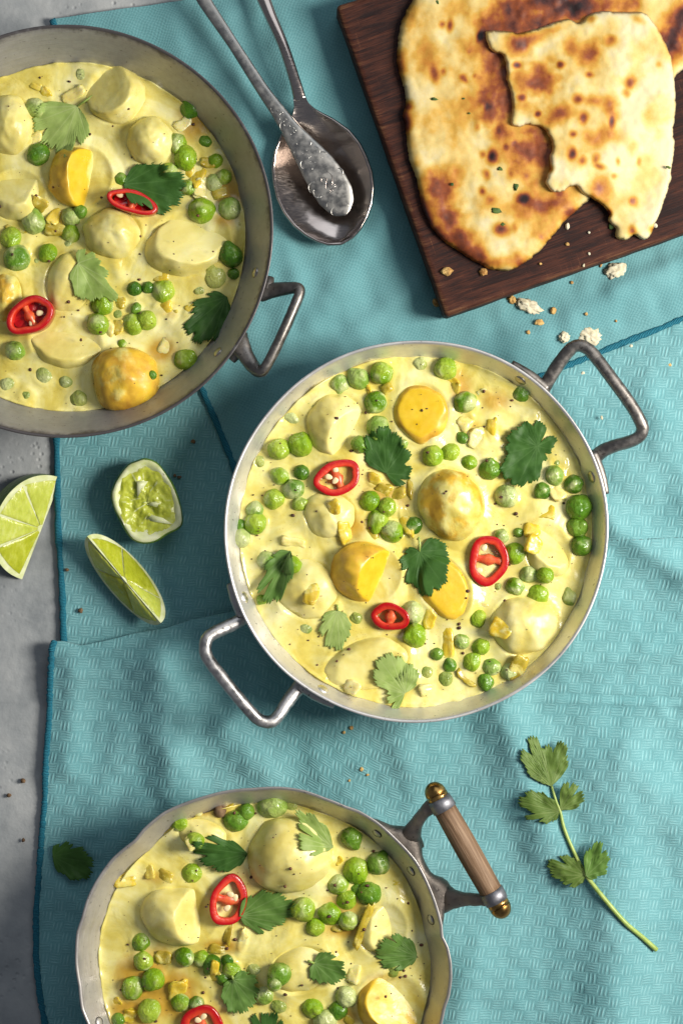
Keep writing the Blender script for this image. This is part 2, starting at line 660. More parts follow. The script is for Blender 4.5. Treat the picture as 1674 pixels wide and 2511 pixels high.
MATS['pan_old'] = pan_mat('stained_steel', (0.24, 0.24, 0.245), (0.42, 0.42, 0.43), 0.40, 0.85, 0.45)
MATS['pan_bright'] = pan_mat('bright_aluminium', (0.56, 0.55, 0.54), (0.78, 0.77, 0.76), 0.40, 0.12, 0.7)
MATS['pan_scallop'] = pan_mat('worn_aluminium', (0.38, 0.365, 0.35), (0.58, 0.56, 0.54), 0.40, 0.3, 0.6)
MATS['rim_light'] = metal_mat('rim_metal', (0.62, 0.60, 0.58), (0.86, 0.84, 0.82), 0.38, spots=0.4)
MATS['iron'] = metal_mat('cast_iron_handle', (0.13, 0.12, 0.11), (0.31, 0.29, 0.27), 0.46, spots=0.5)
MATS['iron_lit'] = metal_mat('lit_cast_handle', (0.30, 0.29, 0.28), (0.56, 0.55, 0.55), 0.42, spots=0.7)  # paler copy of the handle metal, light from the right put into the colour
MATS['bracket'] = metal_mat('cast_bracket', (0.13, 0.115, 0.10), (0.34, 0.30, 0.265), 0.58, pits_amt=1.0, spots=0.5)
MATS['ferrule'] = metal_mat('lead_ferrule', (0.17, 0.17, 0.19), (0.32, 0.32, 0.35), 0.55)
MATS['brass'] = metal_mat('aged_brass', (0.17, 0.095, 0.03), (0.50, 0.31, 0.10), 0.32, bs=0.1)
MATS['silver_old'] = metal_mat('tarnished_silver', (0.36, 0.31, 0.285), (0.55, 0.49, 0.46), 0.20, pits_amt=0.05, bs=0.015)
MATS['silver_dark'] = metal_mat('pewter_handle', (0.33, 0.325, 0.305), (0.40, 0.39, 0.37), 0.36, pits_amt=0.0, bs=0.0)
MATS['rivet'] = metal_mat('rivet_metal', (0.36, 0.33, 0.29), (0.55, 0.52, 0.47), 0.40)
MATS['rivet_l'] = metal_mat('bright_rivet', (0.70, 0.68, 0.66), (0.88, 0.86, 0.84), 0.35)
m = M('tarnished_spoon', 0.17, metal=1.0)
sc_ = m.noise(1.0, 3, 0.6, vec=m.scale(m.obj_co(), (260, 2200, 400), 0.3))
m.color(m.ramp(m.noise(25, 3) * 0.8 + sc_ * 0.2, [(0.3, (0.40, 0.335, 0.30)), (0.7, (0.56, 0.50, 0.47))]))
m.rough(sc_.ss(0.3, 0.7, 0.12, 0.24))
MATS['silver'] = m.m
m = M('rivet_groove', 0.7)
m.color((0.03, 0.025, 0.02))
MATS['groove'] = m.m
m = M('worn_wood_grip', 0.6, spec=0.3)
x, y, z = m.sep(m.obj_co())
g = m.noise(1.0, 5, 0.65, vec=m.comb(x * 900.0, y * 900.0, z * 45.0))
g2 = m.noise(1.0, 3, 0.6, vec=m.comb(x * 200.0, y * 200.0, z * 18.0))
m.color(m.ramp(g * 0.6 + g2 * 0.4, [(0.32, (0.06, 0.032, 0.017)), (0.5, (0.19, 0.115, 0.065)), (0.70, (0.36, 0.245, 0.155))]))
m.bump(g, 0.5, 0.0007)
MATS['grip'] = m.m

# lime
m = M('lime_rind', 0.35)
m.color(m.ramp(m.noise(120, 3), [(0.3, (0.035, 0.12, 0.008)), (0.7, (0.14, 0.27, 0.02))]))
m.bump(m.voro(700), 0.4, 0.0006)
MATS['rind'] = m.m
m = M('lime_pith', 0.5)
m.color(m.ramp(m.noise(200, 3), [(0.3, (0.50, 0.56, 0.22)), (0.7, (0.72, 0.75, 0.50))]))
m.sss(0.3, (1, 1, 0.6), 0.002)
MATS['pith'] = m.m


def lime_flesh(name, a, b, c):
    m = M(name, 0.22, spec=0.5)
    n = m.noise(90, 4, 0.6, perobj=True, dist=0.5)
    st = m.noise(520, 3, 0.6, vec=m.scale(m.obj_co(), (1, 0.35, 1)))
    m.color(m.ramp(n * 0.6 + st * 0.4, [(0.32, a), (0.52, b), (0.72, c)]))
    m.bump(st + n * 0.5, 0.5, 0.001)
    m.sss(0.5, (0.8, 1, 0.25), 0.004)
    return m.m


MATS['flesh'] = lime_flesh('lime_flesh', (0.29, 0.33, 0.008), (0.42, 0.46, 0.03), (0.58, 0.62, 0.13))
MATS['flesh_pale'] = lime_flesh('pale_lime_flesh', (0.39, 0.45, 0.04), (0.52, 0.58, 0.10), (0.68, 0.72, 0.28))
m = M('squeezed_lime_flesh', 0.26, spec=0.5)
n = m.noise(45, 3, 0.5, dist=0.8)
st = m.noise(260, 3, 0.6, dist=1.0)
c = m.ramp(n * 0.65 + st * 0.35, [(0.34, (0.38, 0.43, 0.02)), (0.52, (0.50, 0.55, 0.07)), (0.68, (0.64, 0.69, 0.22))])
m.color(m.mix(m.attr('vein').ss(0.15, 0.9, 0.0, 0.85), c, (0.74, 0.77, 0.50)))
m.bump(st * .6 + n * 0.6, 0.35, 0.0012)
m.sss(0.4, (0.8, 1, 0.25), 0.003)
MATS['flesh_vein'] = m.m
m = M('black_pepper', 0.6)
m.color(m.ramp(m.noise(900, 2), [(0.35, (0.012, 0.008, 0.006)), (0.65, (0.16, 0.055, 0.025))]))
MATS['pepper'] = m.m
m = M('dried_herb', 0.7)
m.color(m.ramp(m.noise(400, 2, perobj=True), [(0.3, (0.02, 0.06, 0.01)), (0.7, (0.10, 0.17, 0.025))]))
MATS['herb'] = m.m
# ------------------------------------------------------------------ labels for the many small things
DIRS = ['right of', 'lower right of', 'below', 'lower left of', 'left of', 'upper left of', 'above', 'upper right of']
ORD = ['nearest', 'second nearest', 'third nearest', 'fourth nearest', 'fifth nearest', 'sixth nearest', 'seventh nearest', 'eighth nearest']


def auto_labels(items, marks):
    """items: (x, y, phrase). returns one label each: look + bearing from the nearest landmark + rank."""
    keys = {}
    for i, (x, y, ph) in enumerate(items):
        best = min(marks, key=lambda q: (q[1] - x) ** 2 + (q[2] - y) ** 2)
        a = math.atan2(y - best[2], x - best[1])
        d = DIRS[int(round(a / (math.pi / 4))) % 8]
        keys.setdefault((ph, d, best[0]), []).append((math.hypot(best[1] - x, best[2] - y), i))
    out = [None] * len(items)
    for (ph, d, mk), lst in keys.items():
        lst.sort()
        for r, (_, i) in enumerate(lst):
            out[i] = f'{ph} {d} {mk}' if len(lst) == 1 else f'{ph} {d} {mk}, {ORD[r]} to it'
    return out


# ------------------------------------------------------------------ pans: where they stand (pixels of the rim)
class Pan:
    pass


def mkpan(cx, cy, R, zr, zs, wall, zb=0.0065):
    p = Pan()
    p.px, p.py, p.Rpx = cx, cy, R
    p.c = P(cx, cy, zr)
    p.R = PX(R, zr)
    p.Rs = PX(R - wall, zs)
    p.zr, p.zs, p.zb = zr, zs, zb
    sl = (p.R - p.Rs) / (zr - zs)
    p.Rb = p.Rs - sl * 0.55 * (zs - zb)
    p.mod = lambda th: 0.0
    p.blobs = []          # (x, y, rx, ry, rot, zc, rz) solids that the garnish may lie on
    return p


PAN1 = mkpan(159, 568, 510, 0.050, 0.027, 77)
PAN2 = mkpan(1020, 1303, 471, 0.042, 0.029, 35)
PAN3 = mkpan(647, 2391, 462, 0.047, 0.031, 50)
PANS = [PAN1, PAN2, PAN3]

# ------------------------------------------------------------------ table
n = 60
V, F = [], []
for i in range(n + 1):
    for j in range(n + 1):
        x = -0.45 + 0.9 * i / n
        y = -0.55 + 1.1 * j / n
        V.append((x, y, 0.0006 * nz(x, y, 0, 3, 9) - 0.0010))
obj('table_top', mesh_from('table_top', V, grid_faces(n + 1, n + 1)), MATS['plaster'], kind='structure')

# ------------------------------------------------------------------ cloths
RIDGES = [  # x0,y0,x1,y1,height mm,width px
    (1455, 1262, 1720, 1440, 3.4, 34), (1500, 2040, 1500, 2600, 5.5, 95), (1235, 1740, 1330, 2040, 4.0, 62),
    (400, 1690, 450, 1990, 3.6, 58), (1560, 1880, 1680, 2030, 3.0, 60), (1400, 1620, 1640, 1585, 1.6, 38),
    (185, 1640, 175, 1850, 2.2, 38), (820, 1880, 1010, 1840, 1.8, 50), (560, 1800, 640, 1880, 2.2, 45), (1150, 2380, 1120, 2600, 2.0, 50),
    (1600, 1000, 1690, 1230, 1.6, 45), (1480, 1120, 1560, 1180, 1.0, 40), (1270, 1703, 1720, 1716, -.55, 7), (1300, 1712, 1720, 1728, .5, 9), (620, 1480, 660, 1700, 1.6, 40), (980, 1800, 1000, 1900, 1.5, 40), (330, 2000, 300, 2050, 1.5, 40)]
RIDGES_A = [(560, 60, 640, 420, 2.2, 46), (700, 60, 720, 200, 1.8, 40), (930, 560, 760, 800, 1.8, 34), (1020, 700, 860, 830, 1.6, 28),
            (720, 700, 690, 860, 1.6, 30), (1180, 860, 1560, 720, 1.8, 34), (1520, 700, 1674, 640, 2.2, 26), (620, 940, 560, 1040, 1.4, 34),
            (880, 120, 960, 400, 2.0, 38), (420, 40, 470, 160, 1.8, 36), (1300, 830, 1470, 800, 1.2, 22)]


def seg_d(x, y, x0, y0, x1, y1):
    dx, dy = x1 - x0, y1 - y0
    t = np.clip(((x - x0) * dx + (y - y0) * dy) / (dx * dx + dy * dy), -0.12, 1.12)
    return np.hypot(x - x0 - t * dx, y - y0 - t * dy)


def flat_mask(x, y):
    m = np.ones_like(x)
    for p in PANS:
        r = np.hypot(x - p.px, y - p.py)
        m = m * smooth(p.Rpx * 0.86, p.Rpx * 1.04, r)
    return m


def ridges(x, y, R):
    h = np.zeros_like(x)
    for (x0, y0, x1, y1, a, w) in R:
        d = seg_d(x, y, x0, y0, x1, y1)
        h = h + 1.8 * a * np.exp(-(d / w) ** 2)
    return h


def wave(x, y, f, seed, amp):
    return np.array([amp * noise.fractal(Vector((a * f, b * f, seed)), 1.0, 2.0, 3) for a, b in zip(x.ravel(), y.ravel())]).reshape(x.shape)


def fold_line(x):
    return np.interp(x, [60, 139, 174, 220, 268, 348, 420, 480, 574, 800, 1000, 1400, 2000],
                     [1572, 1570, 1571, 1582, 1572, 1551, 1539, 1519, 1500, 1450, 1400, 1330, 1300])


ncol, nr1, nr2, nr3 = 250, 110, 14, 210
uu = np.linspace(0, 1, ncol)
xl1 = lambda y: np.interp(y, [300, 1080, 1300, 1450, 1580, 1700], [128, 136, 140, 150, 154, 150])
xl3 = lambda y: np.interp(y, [1560, 1590, 1650, 1780, 1850, 1950, 2100, 2250, 2350, 2440, 2511, 2650], [138, 128, 124, 118, 112, 108, 96, 86, 86, 96, 108, 122])
rows = []
XR = 1830.0
xb = 150 + uu * (XR - 150)
f = fold_line(xb)
ov = 105 * (1 - smooth(520, 1080, xb))
lift = ov / 105
for k in range(nr1):                                   # the layer that lies on the table
    t = k / (nr1 - 1)
    y = 420 + t * (f + ov - 420)
    x = xl1(y) + uu * (XR - xl1(y))
    z = np.full(ncol, 0.8)
    rows.append((x, y, z, x, y, np.zeros(ncol)))
for k in range(nr2):                                   # turned back under the fold
    t = (k + 1) / nr2
    y = f + ov * (1 - t)
    xl = 152 * (1 - t) + 136 * t
    x = xl + uu * (XR - xl)
    z = 0.8 + lift * (1.0 + 2.2 * t + 1.0 * math.sin(math.pi * t) * 0.3)
    rows.append((x, y, z, x, f + ov + ov * t, smooth(900, 1150, x)))
for k in range(nr3):                                   # the upper layer running to the bottom of the picture
    t = (k + 1) / nr3
    t = t ** 1.15
    y = f + t * (2640 - f) - lift * 7 * math.sin(min(1, t * 60) * math.pi) 
    x = xl3(y) + uu * (XR - xl3(y))
    hump = np.exp(-((y - f - 16) / 26.0) ** 2)
    dn = 1 - smooth(f + 30, f + ov + 70, y)
    z = 0.8 + lift * (3.6 * dn + 2.6 * hump)
    rows.append((x, y, z, x, f + 2 * ov + (y - f), np.maximum(np.full(ncol, smooth(0, 0.08, t)), smooth(900, 1150, x))))
Xb = np.array([r[0] for r in rows]); Yb = np.array([r[1] for r in rows]); Zb = np.array([r[2] for r in rows])
Ub = np.array([r[3] for r in rows]); Vb = np.array([r[4] for r in rows]); Kb = np.array([r[5] for r in rows])
l1 = np.zeros_like(Xb); l1[:nr1] = 1
right = smooth(900, 1150, Xb) * l1
wv = wave(Xb, Yb, 0.0065, 3.1, 1.9) + wave(Xb, Yb, 0.019, 9.1, 0.45)
Zb = Zb + flat_mask(Xb, Yb) * (Kb + right) * np.maximum(0, ridges(Xb, Yb, RIDGES) + wv + 0.7)
Zb = Zb + l1 * (1 - right) * 0.25 * smooth(200, 260, Xb)
pts = [P(a, b, 0) + Vector((0, 0, c * MM)) for a, b, c in zip(Xb.ravel(), Yb.ravel(), Zb.ravel())]
nap = thing('basket_weave_napkin', 'turquoise basket-weave cloth with a pleat, spread under all three pans', 'cloth', P(900, 1700))
NB = Xb.shape[0]
part('cloth', pts, [tuple(reversed(q)) for q in grid_faces(NB, ncol)], MATS['basket'], nap, uv=np.stack([Ub.ravel(), Vb.ravel()], 1))


def hem(path, parent, rad=0.0010, width=1.7):
    rr = [(rad * width * (1 + 0.18 * rng.uniform(-1, 1)), rad * (1 + 0.2 * rng.uniform(-1, 1))) for _ in range(len(path))]
    V, F = tube(path, rr, 10, jitter=0.00038)
    L, acc = [0], 0
    for a, b in zip(path[:-1], path[1:]):
        acc += (b - a).length
        L.append(acc)
    uvs = []
    for i in range(len(path)):
        for k in range(10):
            uvs.append((L[i] / S * 0.95 + k * 0.35, k * 3.0))
    uvs += [(0, 0), (0, 0)]
    part('hem', V, F, MATS['hem'], parent, uv=uvs)


edge_up = [pts[i * ncol].copy() + Vector((0.0008, 0, 0.0003)) for i in range(20, nr1 - 8)]
edge_lo = [pts[i * ncol].copy() + Vector((0.0008, 0, 0.0003)) for i in range(nr1 + nr2 + 1, NB, 1)]
hem(edge_up, nap)
hem(edge_lo, nap, 0.0010, 1.55)

# finer cloth lying askew on top
na, nb = 150, 190
A0, A1, A2, A3 = Vector((128, 51)), Vector((1900, -215)), Vector((1900, 690)), Vector((600, 1215))
Xa = np.zeros((na, nb)); Ya = np.zeros((na, nb))
for i in range(na):
    for j in range(nb):
        s, t = i / (na - 1), j / (nb - 1)
        q = A0.lerp(A1, t).lerp(A3.lerp(A2, t), s)
        Xa[i, j], Ya[i, j] = q.x + 4 * nz(q.x, q.y, 5, 2, 0.006), q.y + 4 * nz(q.x, q.y, 8, 2, 0.006)
bd = np.minimum(np.minimum(np.linspace(0, 1, na)[:, None] * 1200, (1 - np.linspace(0, 1, na)[:, None]) * 1200), np.linspace(0, 1, nb)[None, :] * 1500)
em = smooth(0, 60, bd)
dirn = (Xa * 0.93 - Ya * 0.36)
rip = 0.30 * np.sin(dirn * 0.075 + 2.2 * np.array([[nz(a, b, 2, 2, 0.006) for a, b in zip(ra, rb)] for ra, rb in zip(Xa, Ya)]))
boardmask = 1 - smooth(20, -40, (Xa - 811) * 762 / 808 - (Ya - 8) * 269 / 808) * 0  # cloth is pressed flat only by pans
Za = 2.1 + flat_mask(Xa, Ya) * (0.25 + 0.75 * em) * np.maximum(0, .62 * ridges(Xa, Ya, RIDGES_A) + wave(Xa, Ya, 0.008, 6.6, 1.5) + rip + 0.6)
inb = smooth(-10, 30, (Xa - 811) * 762 / 808 - (Ya - 8) * 269 / 808) * smooth(10, -30, Ya - 777 + (Xa - 1091) * 205 / 583)
Za = Za * (1 - inb) + np.minimum(Za, 3.2) * inb
ptsA = [P(a, b, 0) + Vector((0, 0, c * MM)) for a, b, c in zip(Xa.ravel(), Ya.ravel(), Za.ravel())]
napA = thing('fine_weave_napkin', 'plain fine-weave turquoise cloth under the spoons and wooden board', 'cloth', P(800, 600))
part('cloth', ptsA, grid_faces(na, nb), MATS['smooth'], napA, uv=np.stack([Xa.ravel(), Ya.ravel()], 1))
hem([ptsA[i * nb] + Vector((0.0006, 0, 0.0002)) for i in range(na)], napA, 0.0009, 1.7)
hem([ptsA[(na - 1) * nb + j] + Vector((0, 0, 0.0002)) for j in range(nb)], napA, 0.0009, 1.7)

# ------------------------------------------------------------------ wooden board
ZB0, ZB1 = 0.0038, 0.0215
C = P(1091, 777, ZB1)
ea = Vector((-269, 762, 0)).normalized()
eb = Vector((583, 205, 0)).normalized()
LA, LB = PX(808, ZB1), PX(1120, ZB1)


def board_ring(inset, z, r=0.0022, jit=0.0):
    out = []
    for (u0, v0, a0) in ((LB - inset, LA - inset, 0), (inset, LA - inset, 90), (inset, inset, 180), (LB - inset, inset, 270)):
        su = -1 if u0 > LB / 2 else 1
        sv = -1 if v0 > LA / 2 else 1
        for k in range(7):
            a = math.radians(a0 + 15 * k)
            out.append((u0 + su * r + r * math.cos(a), v0 + sv * r + r * math.sin(a)))
    # densify straight runs
    res = []
    for i in range(len(out)):
        a, b = out[i], out[(i + 1) % len(out)]
        d = math.hypot(b[0] - a[0], b[1] - a[1])
        m_ = max(1, int(d / 0.0035))
        for k in range(m_):
            t = k / m_
            u, v = a[0] + (b[0] - a[0]) * t, a[1] + (b[1] - a[1]) * t
            g = jit * noise.fractal(Vector((u * 90, v * 90, z * 200)), 1, 2, 3)
            res.append((u + g, v + g, z + g * 0.7))
    return res


base_ring = board_ring(0, 0)
NBR = len(base_ring)
rings = []
for inset, z, e, jit in ((0.0012, ZB0, 0.3, 0.0), (0.0, ZB0 + 0.0012, 0.3, 0.0003), (0.0, ZB1 - 0.0025, 0.6, 0.0003), (0.0004, ZB1 - 0.0009, 1.0, 0.0004),
                         (0.0014, ZB1, 1.0, 0.0003), (0.0035, ZB1 + 0.0002, 0.35, 0.0002), (0.009, ZB1, 0.0, 0.0002), (0.025, ZB1, 0.0, 0.0003)):
    r = []
    for (u, v, _) in base_ring:
        cu, cv = LB / 2, LA / 2
        su = (u - cu) * (1 - inset / cu) + cu
        sv = (v - cv) * (1 - inset / cv) + cv
        g = jit * noise.fractal(Vector((su * 70, sv * 70, z * 100)), 1, 2, 3)
        r.append((su + g, sv + g, z + g * 0.8, e * (0.6 + 0.8 * abs(noise.noise(Vector((su * 60, sv * 60, 3)))))))
    rings.append(r)
V, UV, E, F = [], [], [], []
for r in rings:
    for (u, v, z, e) in r:
        q = C + ea * v + eb * u
        V.append((q.x, q.y, z)); UV.append((u / S, v / S + z / S)); E.append(e)
F = [tuple(reversed(q)) for q in grid_faces(len(rings), NBR, wrap_v=True)]
F.append(tuple((len(rings) - 1) * NBR + k for k in range(NBR)))
F.append(tuple(reversed(range(NBR))))
solo('chopping_board', V, F, MATS['board'], 'dark brown wooden board carrying the naan bread', 'board', smooth=True, uv=UV, attrs={'edge': E})

# ------------------------------------------------------------------ naan
BIG = [(1008, 6), (994, 31), (980, 67), (974, 112), (973, 152), (980, 185), (992, 224), (994, 253), (988, 281), (992, 309), (996, 337), (1002, 387), (1016, 427),
       (1023, 448), (1033, 504), (1047, 540), (1069, 574), (1092, 596), (1134, 622), (1162, 641), (1198, 658), (1225, 665), (1248, 664), (1268, 655), (1313, 624), (1346, 588),
       (1386, 540), (1442, 490), (1500, 420), (1560, 330), (1605, 250), (1652, 191), (1690, 150), (1735, 80), (1745, 0), (1720, -70), (1600, -110), (1300, -90), (1110, -60), (1035, -28)]
TORN = [(1189, 81), (1196, 112), (1212, 129), (1229, 132), (1235, 143), (1240, 163), (1242, 196), (1252, 233), (1254, 267), (1251, 303), (1262, 311), (1280, 309), (1299, 306), (1321, 311),
        (1338, 323), (1349, 345), (1353, 365), (1346, 384), (1348, 402), (1346, 418), (1341, 428), (1336, 448), (1346, 465), (1363, 472), (1383, 467), (1402, 456), (1414, 459),
        (1430, 476), (1458, 490), (1481, 509), (1492, 526), (1492, 543), (1508, 560), (1506, 580), (1520, 588), (1537, 587), (1551, 577), (1560, 579), (1568, 585), (1582, 588),
        (1596, 574), (1602, 557), (1618, 518), (1635, 470), (1644, 436), (1645, 414), (1649, 393), (1652, 351), (1649, 323), (1655, 253), (1649, 168), (1632, 112), (1599, 51),
        (1574, 31), (1543, 29), (1512, 29), (1475, 28), (1442, 36), (1419, 56), (1391, 46), (1355, 55), (1318, 70), (1270, 81), (1248, 77), (1212, 74), (1197, 76)]
SP_BIG = [(1232, 245, 46, 72, 0, .72), (1212, 140, 34, 60, 15, .52), (1178, 88, 8, 14, 20, .95), (1290, 45, 85, 50, -15, .74), (1400, 15, 130, 38, 0, .8), (1262, 12, 40, 24, 0, .55), (1310, 30, 26, 18, 0, -.5),
          (1312, 370, 44, 62, 0, .62), (1335, 405, 26, 40, 0, .5), (1075, 478, 36, 50, 20, .66), (1100, 535, 34, 34, 0, .74), (1128, 585, 36, 26, 30, .66), (1165, 622, 46, 18, 22, .5), (1060, 440, 24, 20, 0, .45),
          (1042, 520, 12, 44, -22, .85), (1080, 575, 14, 34, -50, .8), (1065, 180, 11, 22, -15, .6), (1084, 60, 7, 7, 0, .7), (1103, 63, 7, 13, 0, .75), (1194, 262, 8, 18, 10, .75), (1207, 384, 11, 15, 0, .95), (1184, 378, 7, 8, 0, .6),
          (1170, 312, 7, 10, 0, .5), (1222, 318, 8, 13, 0, .7), (1192, 430, 8, 11, 0, .65), (1181, 468, 7, 9, 0, .6), (1200, 490, 12, 10, 0, .35), (1228, 563, 17, 12, 0, .98), (1283, 488, 16, 14, 0, .98), (1312, 508, 60, 24, -8, .5), (1360, 496, 60, 24, -35, .45),
          (1325, 560, 36, 40, 0, .36), (1215, 645, 50, 14, 0, .5), (1275, 640, 20, 22, 30, .55), (1000, 262, 12, 12, 0, .62), (994, 300, 12, 26, 0, .8), (982, 160, 12, 30, 0, .45), (1002, 50, 16, 40, 20, .32), (1040, 130, 26, 70, 5, .22), (1070, 305, 40, 50, 0, .22),
          (1150, 150, 50, 60, 0, .22), (1165, 230, 40, 50, 0, .18), (1135, 190, 10, 10, 40, .6), (1086, 175, 6, 8, 0, .55), (1140, 195, 6, 9, -30, .65), (1163, 187, 6, 8, 0, .6), (1150, 128, 6, 6, 0, .45), (1640, 95, 34, 70, 25, .82), (1670, 50, 20, 60, 20, .8), (1560, 10, 18, 18, 0, .45),
          (1018, 400, 14, 16, 0, .35), (1300, 320, 20, 10, 0, .55), (1370, 470, 18, 12, 0, .6), (1395, 520, 16, 10, -40, .62), (1325, 580, 7, 9, 0, .55), (1260, 560, 8, 12, 0, .4), (1290, 430, 9, 9, 0, .45), (1254, 425, 7, 9, 0, .55), (1240, 360, 8, 8, 0, .55), (1262, 350, 7, 7, 0, .6), (1110, 20, 60, 30, 0, .15)]
SP_TORN = [(1320, 190, 42, 34, -12, .72), (1272, 112, 22, 22, -20, .7), (1305, 96, 50, 13, -20, .55), (1348, 75, 30, 9, -18, .45), (1279, 240, 11, 10, 0, .9), (1374, 159, 9, 8, 0, .85), (1266, 160, 9, 7, 0, .95), (1268, 200, 12, 40, 0, .3), (1290, 262, 34, 16, 0, .45),
           (1318, 279, 8, 8, 0, .9), (1365, 282, 34, 20, -16, .66), (1417, 241, 13, 11, -20, .7), (1455, 246, 30, 13, 8, .5), (1497, 262, 15, 24, -10, .56), (1499, 297, 7, 15, 0, .88), (1429, 289, 10, 13, 0, .8), (1460, 336, 30, 25, 0, .55), (1502, 335, 34, 18, 8, .4),
           (1440, 135, 24, 26, 10, .5), (1402, 112, 20, 20, 0, .42), (1496, 103, 13, 12, 0, .52), (1544, 203, 10, 14, 10, .78), (1535, 228, 8, 9, 0, .55), (1405, 329, 8, 7, 0, .72), (1402, 377, 8, 11, 0, .85), (1427, 395, 8, 11, 15, .62), (1460, 390, 9, 14, 0, .62), (1467, 408, 13, 7, 15, .75),
           (1472, 462, 22, 30, -12, .5), (1551, 495, 9, 10, 0, .66), (1550, 565, 8, 9, 0, .75), (1504, 432, 6, 6, 0, .62), (1566, 397, 4, 8, 0, .5), (1450, 45, 10, 8, 0, .5), (1562, 46, 16, 8, 35, .45), (1346, 413, 9, 9, 0, .72), (1492, 522, 7, 8, 0, .8), (1598, 563, 7, 9, 0, .65),
           (1500, 60, 40, 16, 0, .14), (1350, 145, 20, 14, 0, .4), (1443, 183, 8, 6, 0, .62), (1590, 280, 16, 26, 0, .2), (1550, 360, 12, 14, 0, .35), (1360, 450, 22, 16, 0, .18), (1615, 158, 6, 7, 0, .4), (1515, 395, 5, 9, 0, .5), (1345, 300, 14, 8, 0, .45), (1595, 440, 30, 40, 0, .12), (1520, 520, 30, 40, 0, .10), (1430, 215, 40, 20, 0, .12)]


def poly_dist(px, py, poly):
    a = np.asarray(poly, dtype=float)
    b = np.roll(a, -1, 0)
    d = np.full(len(px), 1e9)
    ins = np.zeros(len(px), dtype=bool)
    for (x0, y0), (x1, y1) in zip(a, b):
        dx, dy = x1 - x0, y1 - y0
        t = np.clip(((px - x0) * dx + (py - y0) * dy) / (dx * dx + dy * dy + 1e-9), 0, 1)
        d = np.minimum(d, np.hypot(px - x0 - t * dx, py - y0 - t * dy))
        c = (y0 > py) != (y1 > py)
        xx = (x1 - x0) * (py - y0) / (y1 - y0 + 1e-12) + x0
        ins ^= c & (px < xx)
    return np.where(ins, d, -d)


def resample(poly, step, jit, seed):
    c = catmull([Vector((x, y, 0)) for x, y in poly], 6, closed=True)
    out, acc = [], 0
    for a, b in zip(c, c[1:] + c[:1]):
        L = (b - a).length
        while acc < L:
            q = a.lerp(b, acc / max(L, 1e-9))
            j = jit * noise.fractal(Vector((q.x * 0.09, q.y * 0.09, seed)), .7, 2, 4)
            k = jit * noise.fractal(Vector((q.x * 0.09, q.y * 0.09, seed + 9)), .7, 2, 4)
            out.append((q.x + j, q.y + k))
            acc += step
        acc -= L
    return out


def bread(name, poly, T, base, spots, step, jit, label, seed, lump, ew=30.0):
    bd = resample(poly, step, jit, seed)
    xs = [p[0] for p in bd]; ys = [p[1] for p in bd]
    gx, gy = np.meshgrid(np.arange(min(xs), max(xs), step), np.arange(min(ys), max(ys), step))
    gx = gx + (np.arange(gx.shape[0]) % 2)[:, None] * step * 0.5
    gx, gy = gx.ravel(), gy.ravel()
    d = poly_dist(gx, gy, bd)
    k = d > step * 0.7
    pts2 = [Vector(p) for p in bd] + [Vector((a, b)) for a, b in zip(gx[k], gy[k])]
    nbd = len(bd)
    res = geometry.delaunay_2d_cdt(pts2, [(i, (i + 1) % nbd) for i in range(nbd)], [], 1, 1e-4)
    v2, f2 = res[0], res[2]
    vx = np.array([v.x for v in v2]); vy = np.array([v.y for v in v2])
    d = np.maximum(0, poly_dist(vx, vy, bd))
    tb = np.zeros(len(vx))
    wx = np.array([noise.fractal(Vector((a * 0.03, b * 0.03, seed)), 1, 2, 3) for a, b in zip(vx, vy)])
    wy = np.array([noise.fractal(Vector((a * 0.03, b * 0.03, seed + 5)), 1, 2, 3) for a, b in zip(vx, vy)])
    for (sx, sy, rx, ry, ro, it) in spots:
        c, s = math.cos(math.radians(ro)), math.sin(math.radians(ro))
        am = min(0.8, 0.22 + 0.010 * min(rx, ry)) * min(rx, ry)
        dx, dy = vx - sx + wx * am, vy - sy + wy * am
        q = ((dx * c + dy * s) / (rx * 1.2)) ** 2 + ((-dx * s + dy * c) / (ry * 1.2)) ** 2
        g = np.exp(-q * 0.95) * abs(it) * (.94 if min(rx, ry) > 20 else .86)
        tb = np.maximum(tb, g) + 0.25 * np.minimum(tb, g) if it > 0 else tb * (1 - g)
    n3 = np.array([noise.fractal(Vector((a * 0.012, b * 0.012, seed + 3)), 1, 2, 4) for a, b in zip(vx, vy)])
    tb = tb + (0.10 if T > 4 else 0.04) + np.clip(n3 * 0.24, -0.09, 0.2)
    e = np.clip(d / ew, 0, 1)
    prof = np.sqrt(np.clip(1 - (1 - e) ** 2, 0, 1))
    lum = np.array([noise.fractal(Vector((a * 0.014, b * 0.014, seed + 1)), 1, 2, 3) for a, b in zip(vx, vy)])
    lum2 = np.array([noise.fractal(Vector((a * 0.05, b * 0.05, seed + 2)), 1, 2, 2) for a, b in zip(vx, vy)])
    top = T * prof * (1 + lump * lum) + prof * 0.28 * lum2 * e
    bot = -0.35 * prof
    zb = base(vx, vy)
    V = [P(a, b, (z0 + t) * MM) for a, b, z0, t in zip(vx, vy, zb, top)]
    Nv = len(V)
    isb = d < 1e-3
    mp = {}
    V2 = list(V)
    for i in range(Nv):
        if isb[i]:
            mp[i] = i
        else:
            mp[i] = len(V2)
            V2.append(P(vx[i], vy[i], (zb[i] + bot[i]) * MM))
    F = []
    for f_ in f2:
        a, b, c = f_[:3]
        cr = (V[b] - V[a]).cross(V[c] - V[a]).z
        q = (a, b, c) if cr > 0 else (a, c, b)
        F.append(q)
        F.append((mp[q[0]], mp[q[2]], mp[q[1]]))
    at = list(tb) + [tb[i] for i in range(Nv) if not isb[i]]
    return solo(name, V2, F, MATS['bread'], label, 'bread', attrs={'toast': at})


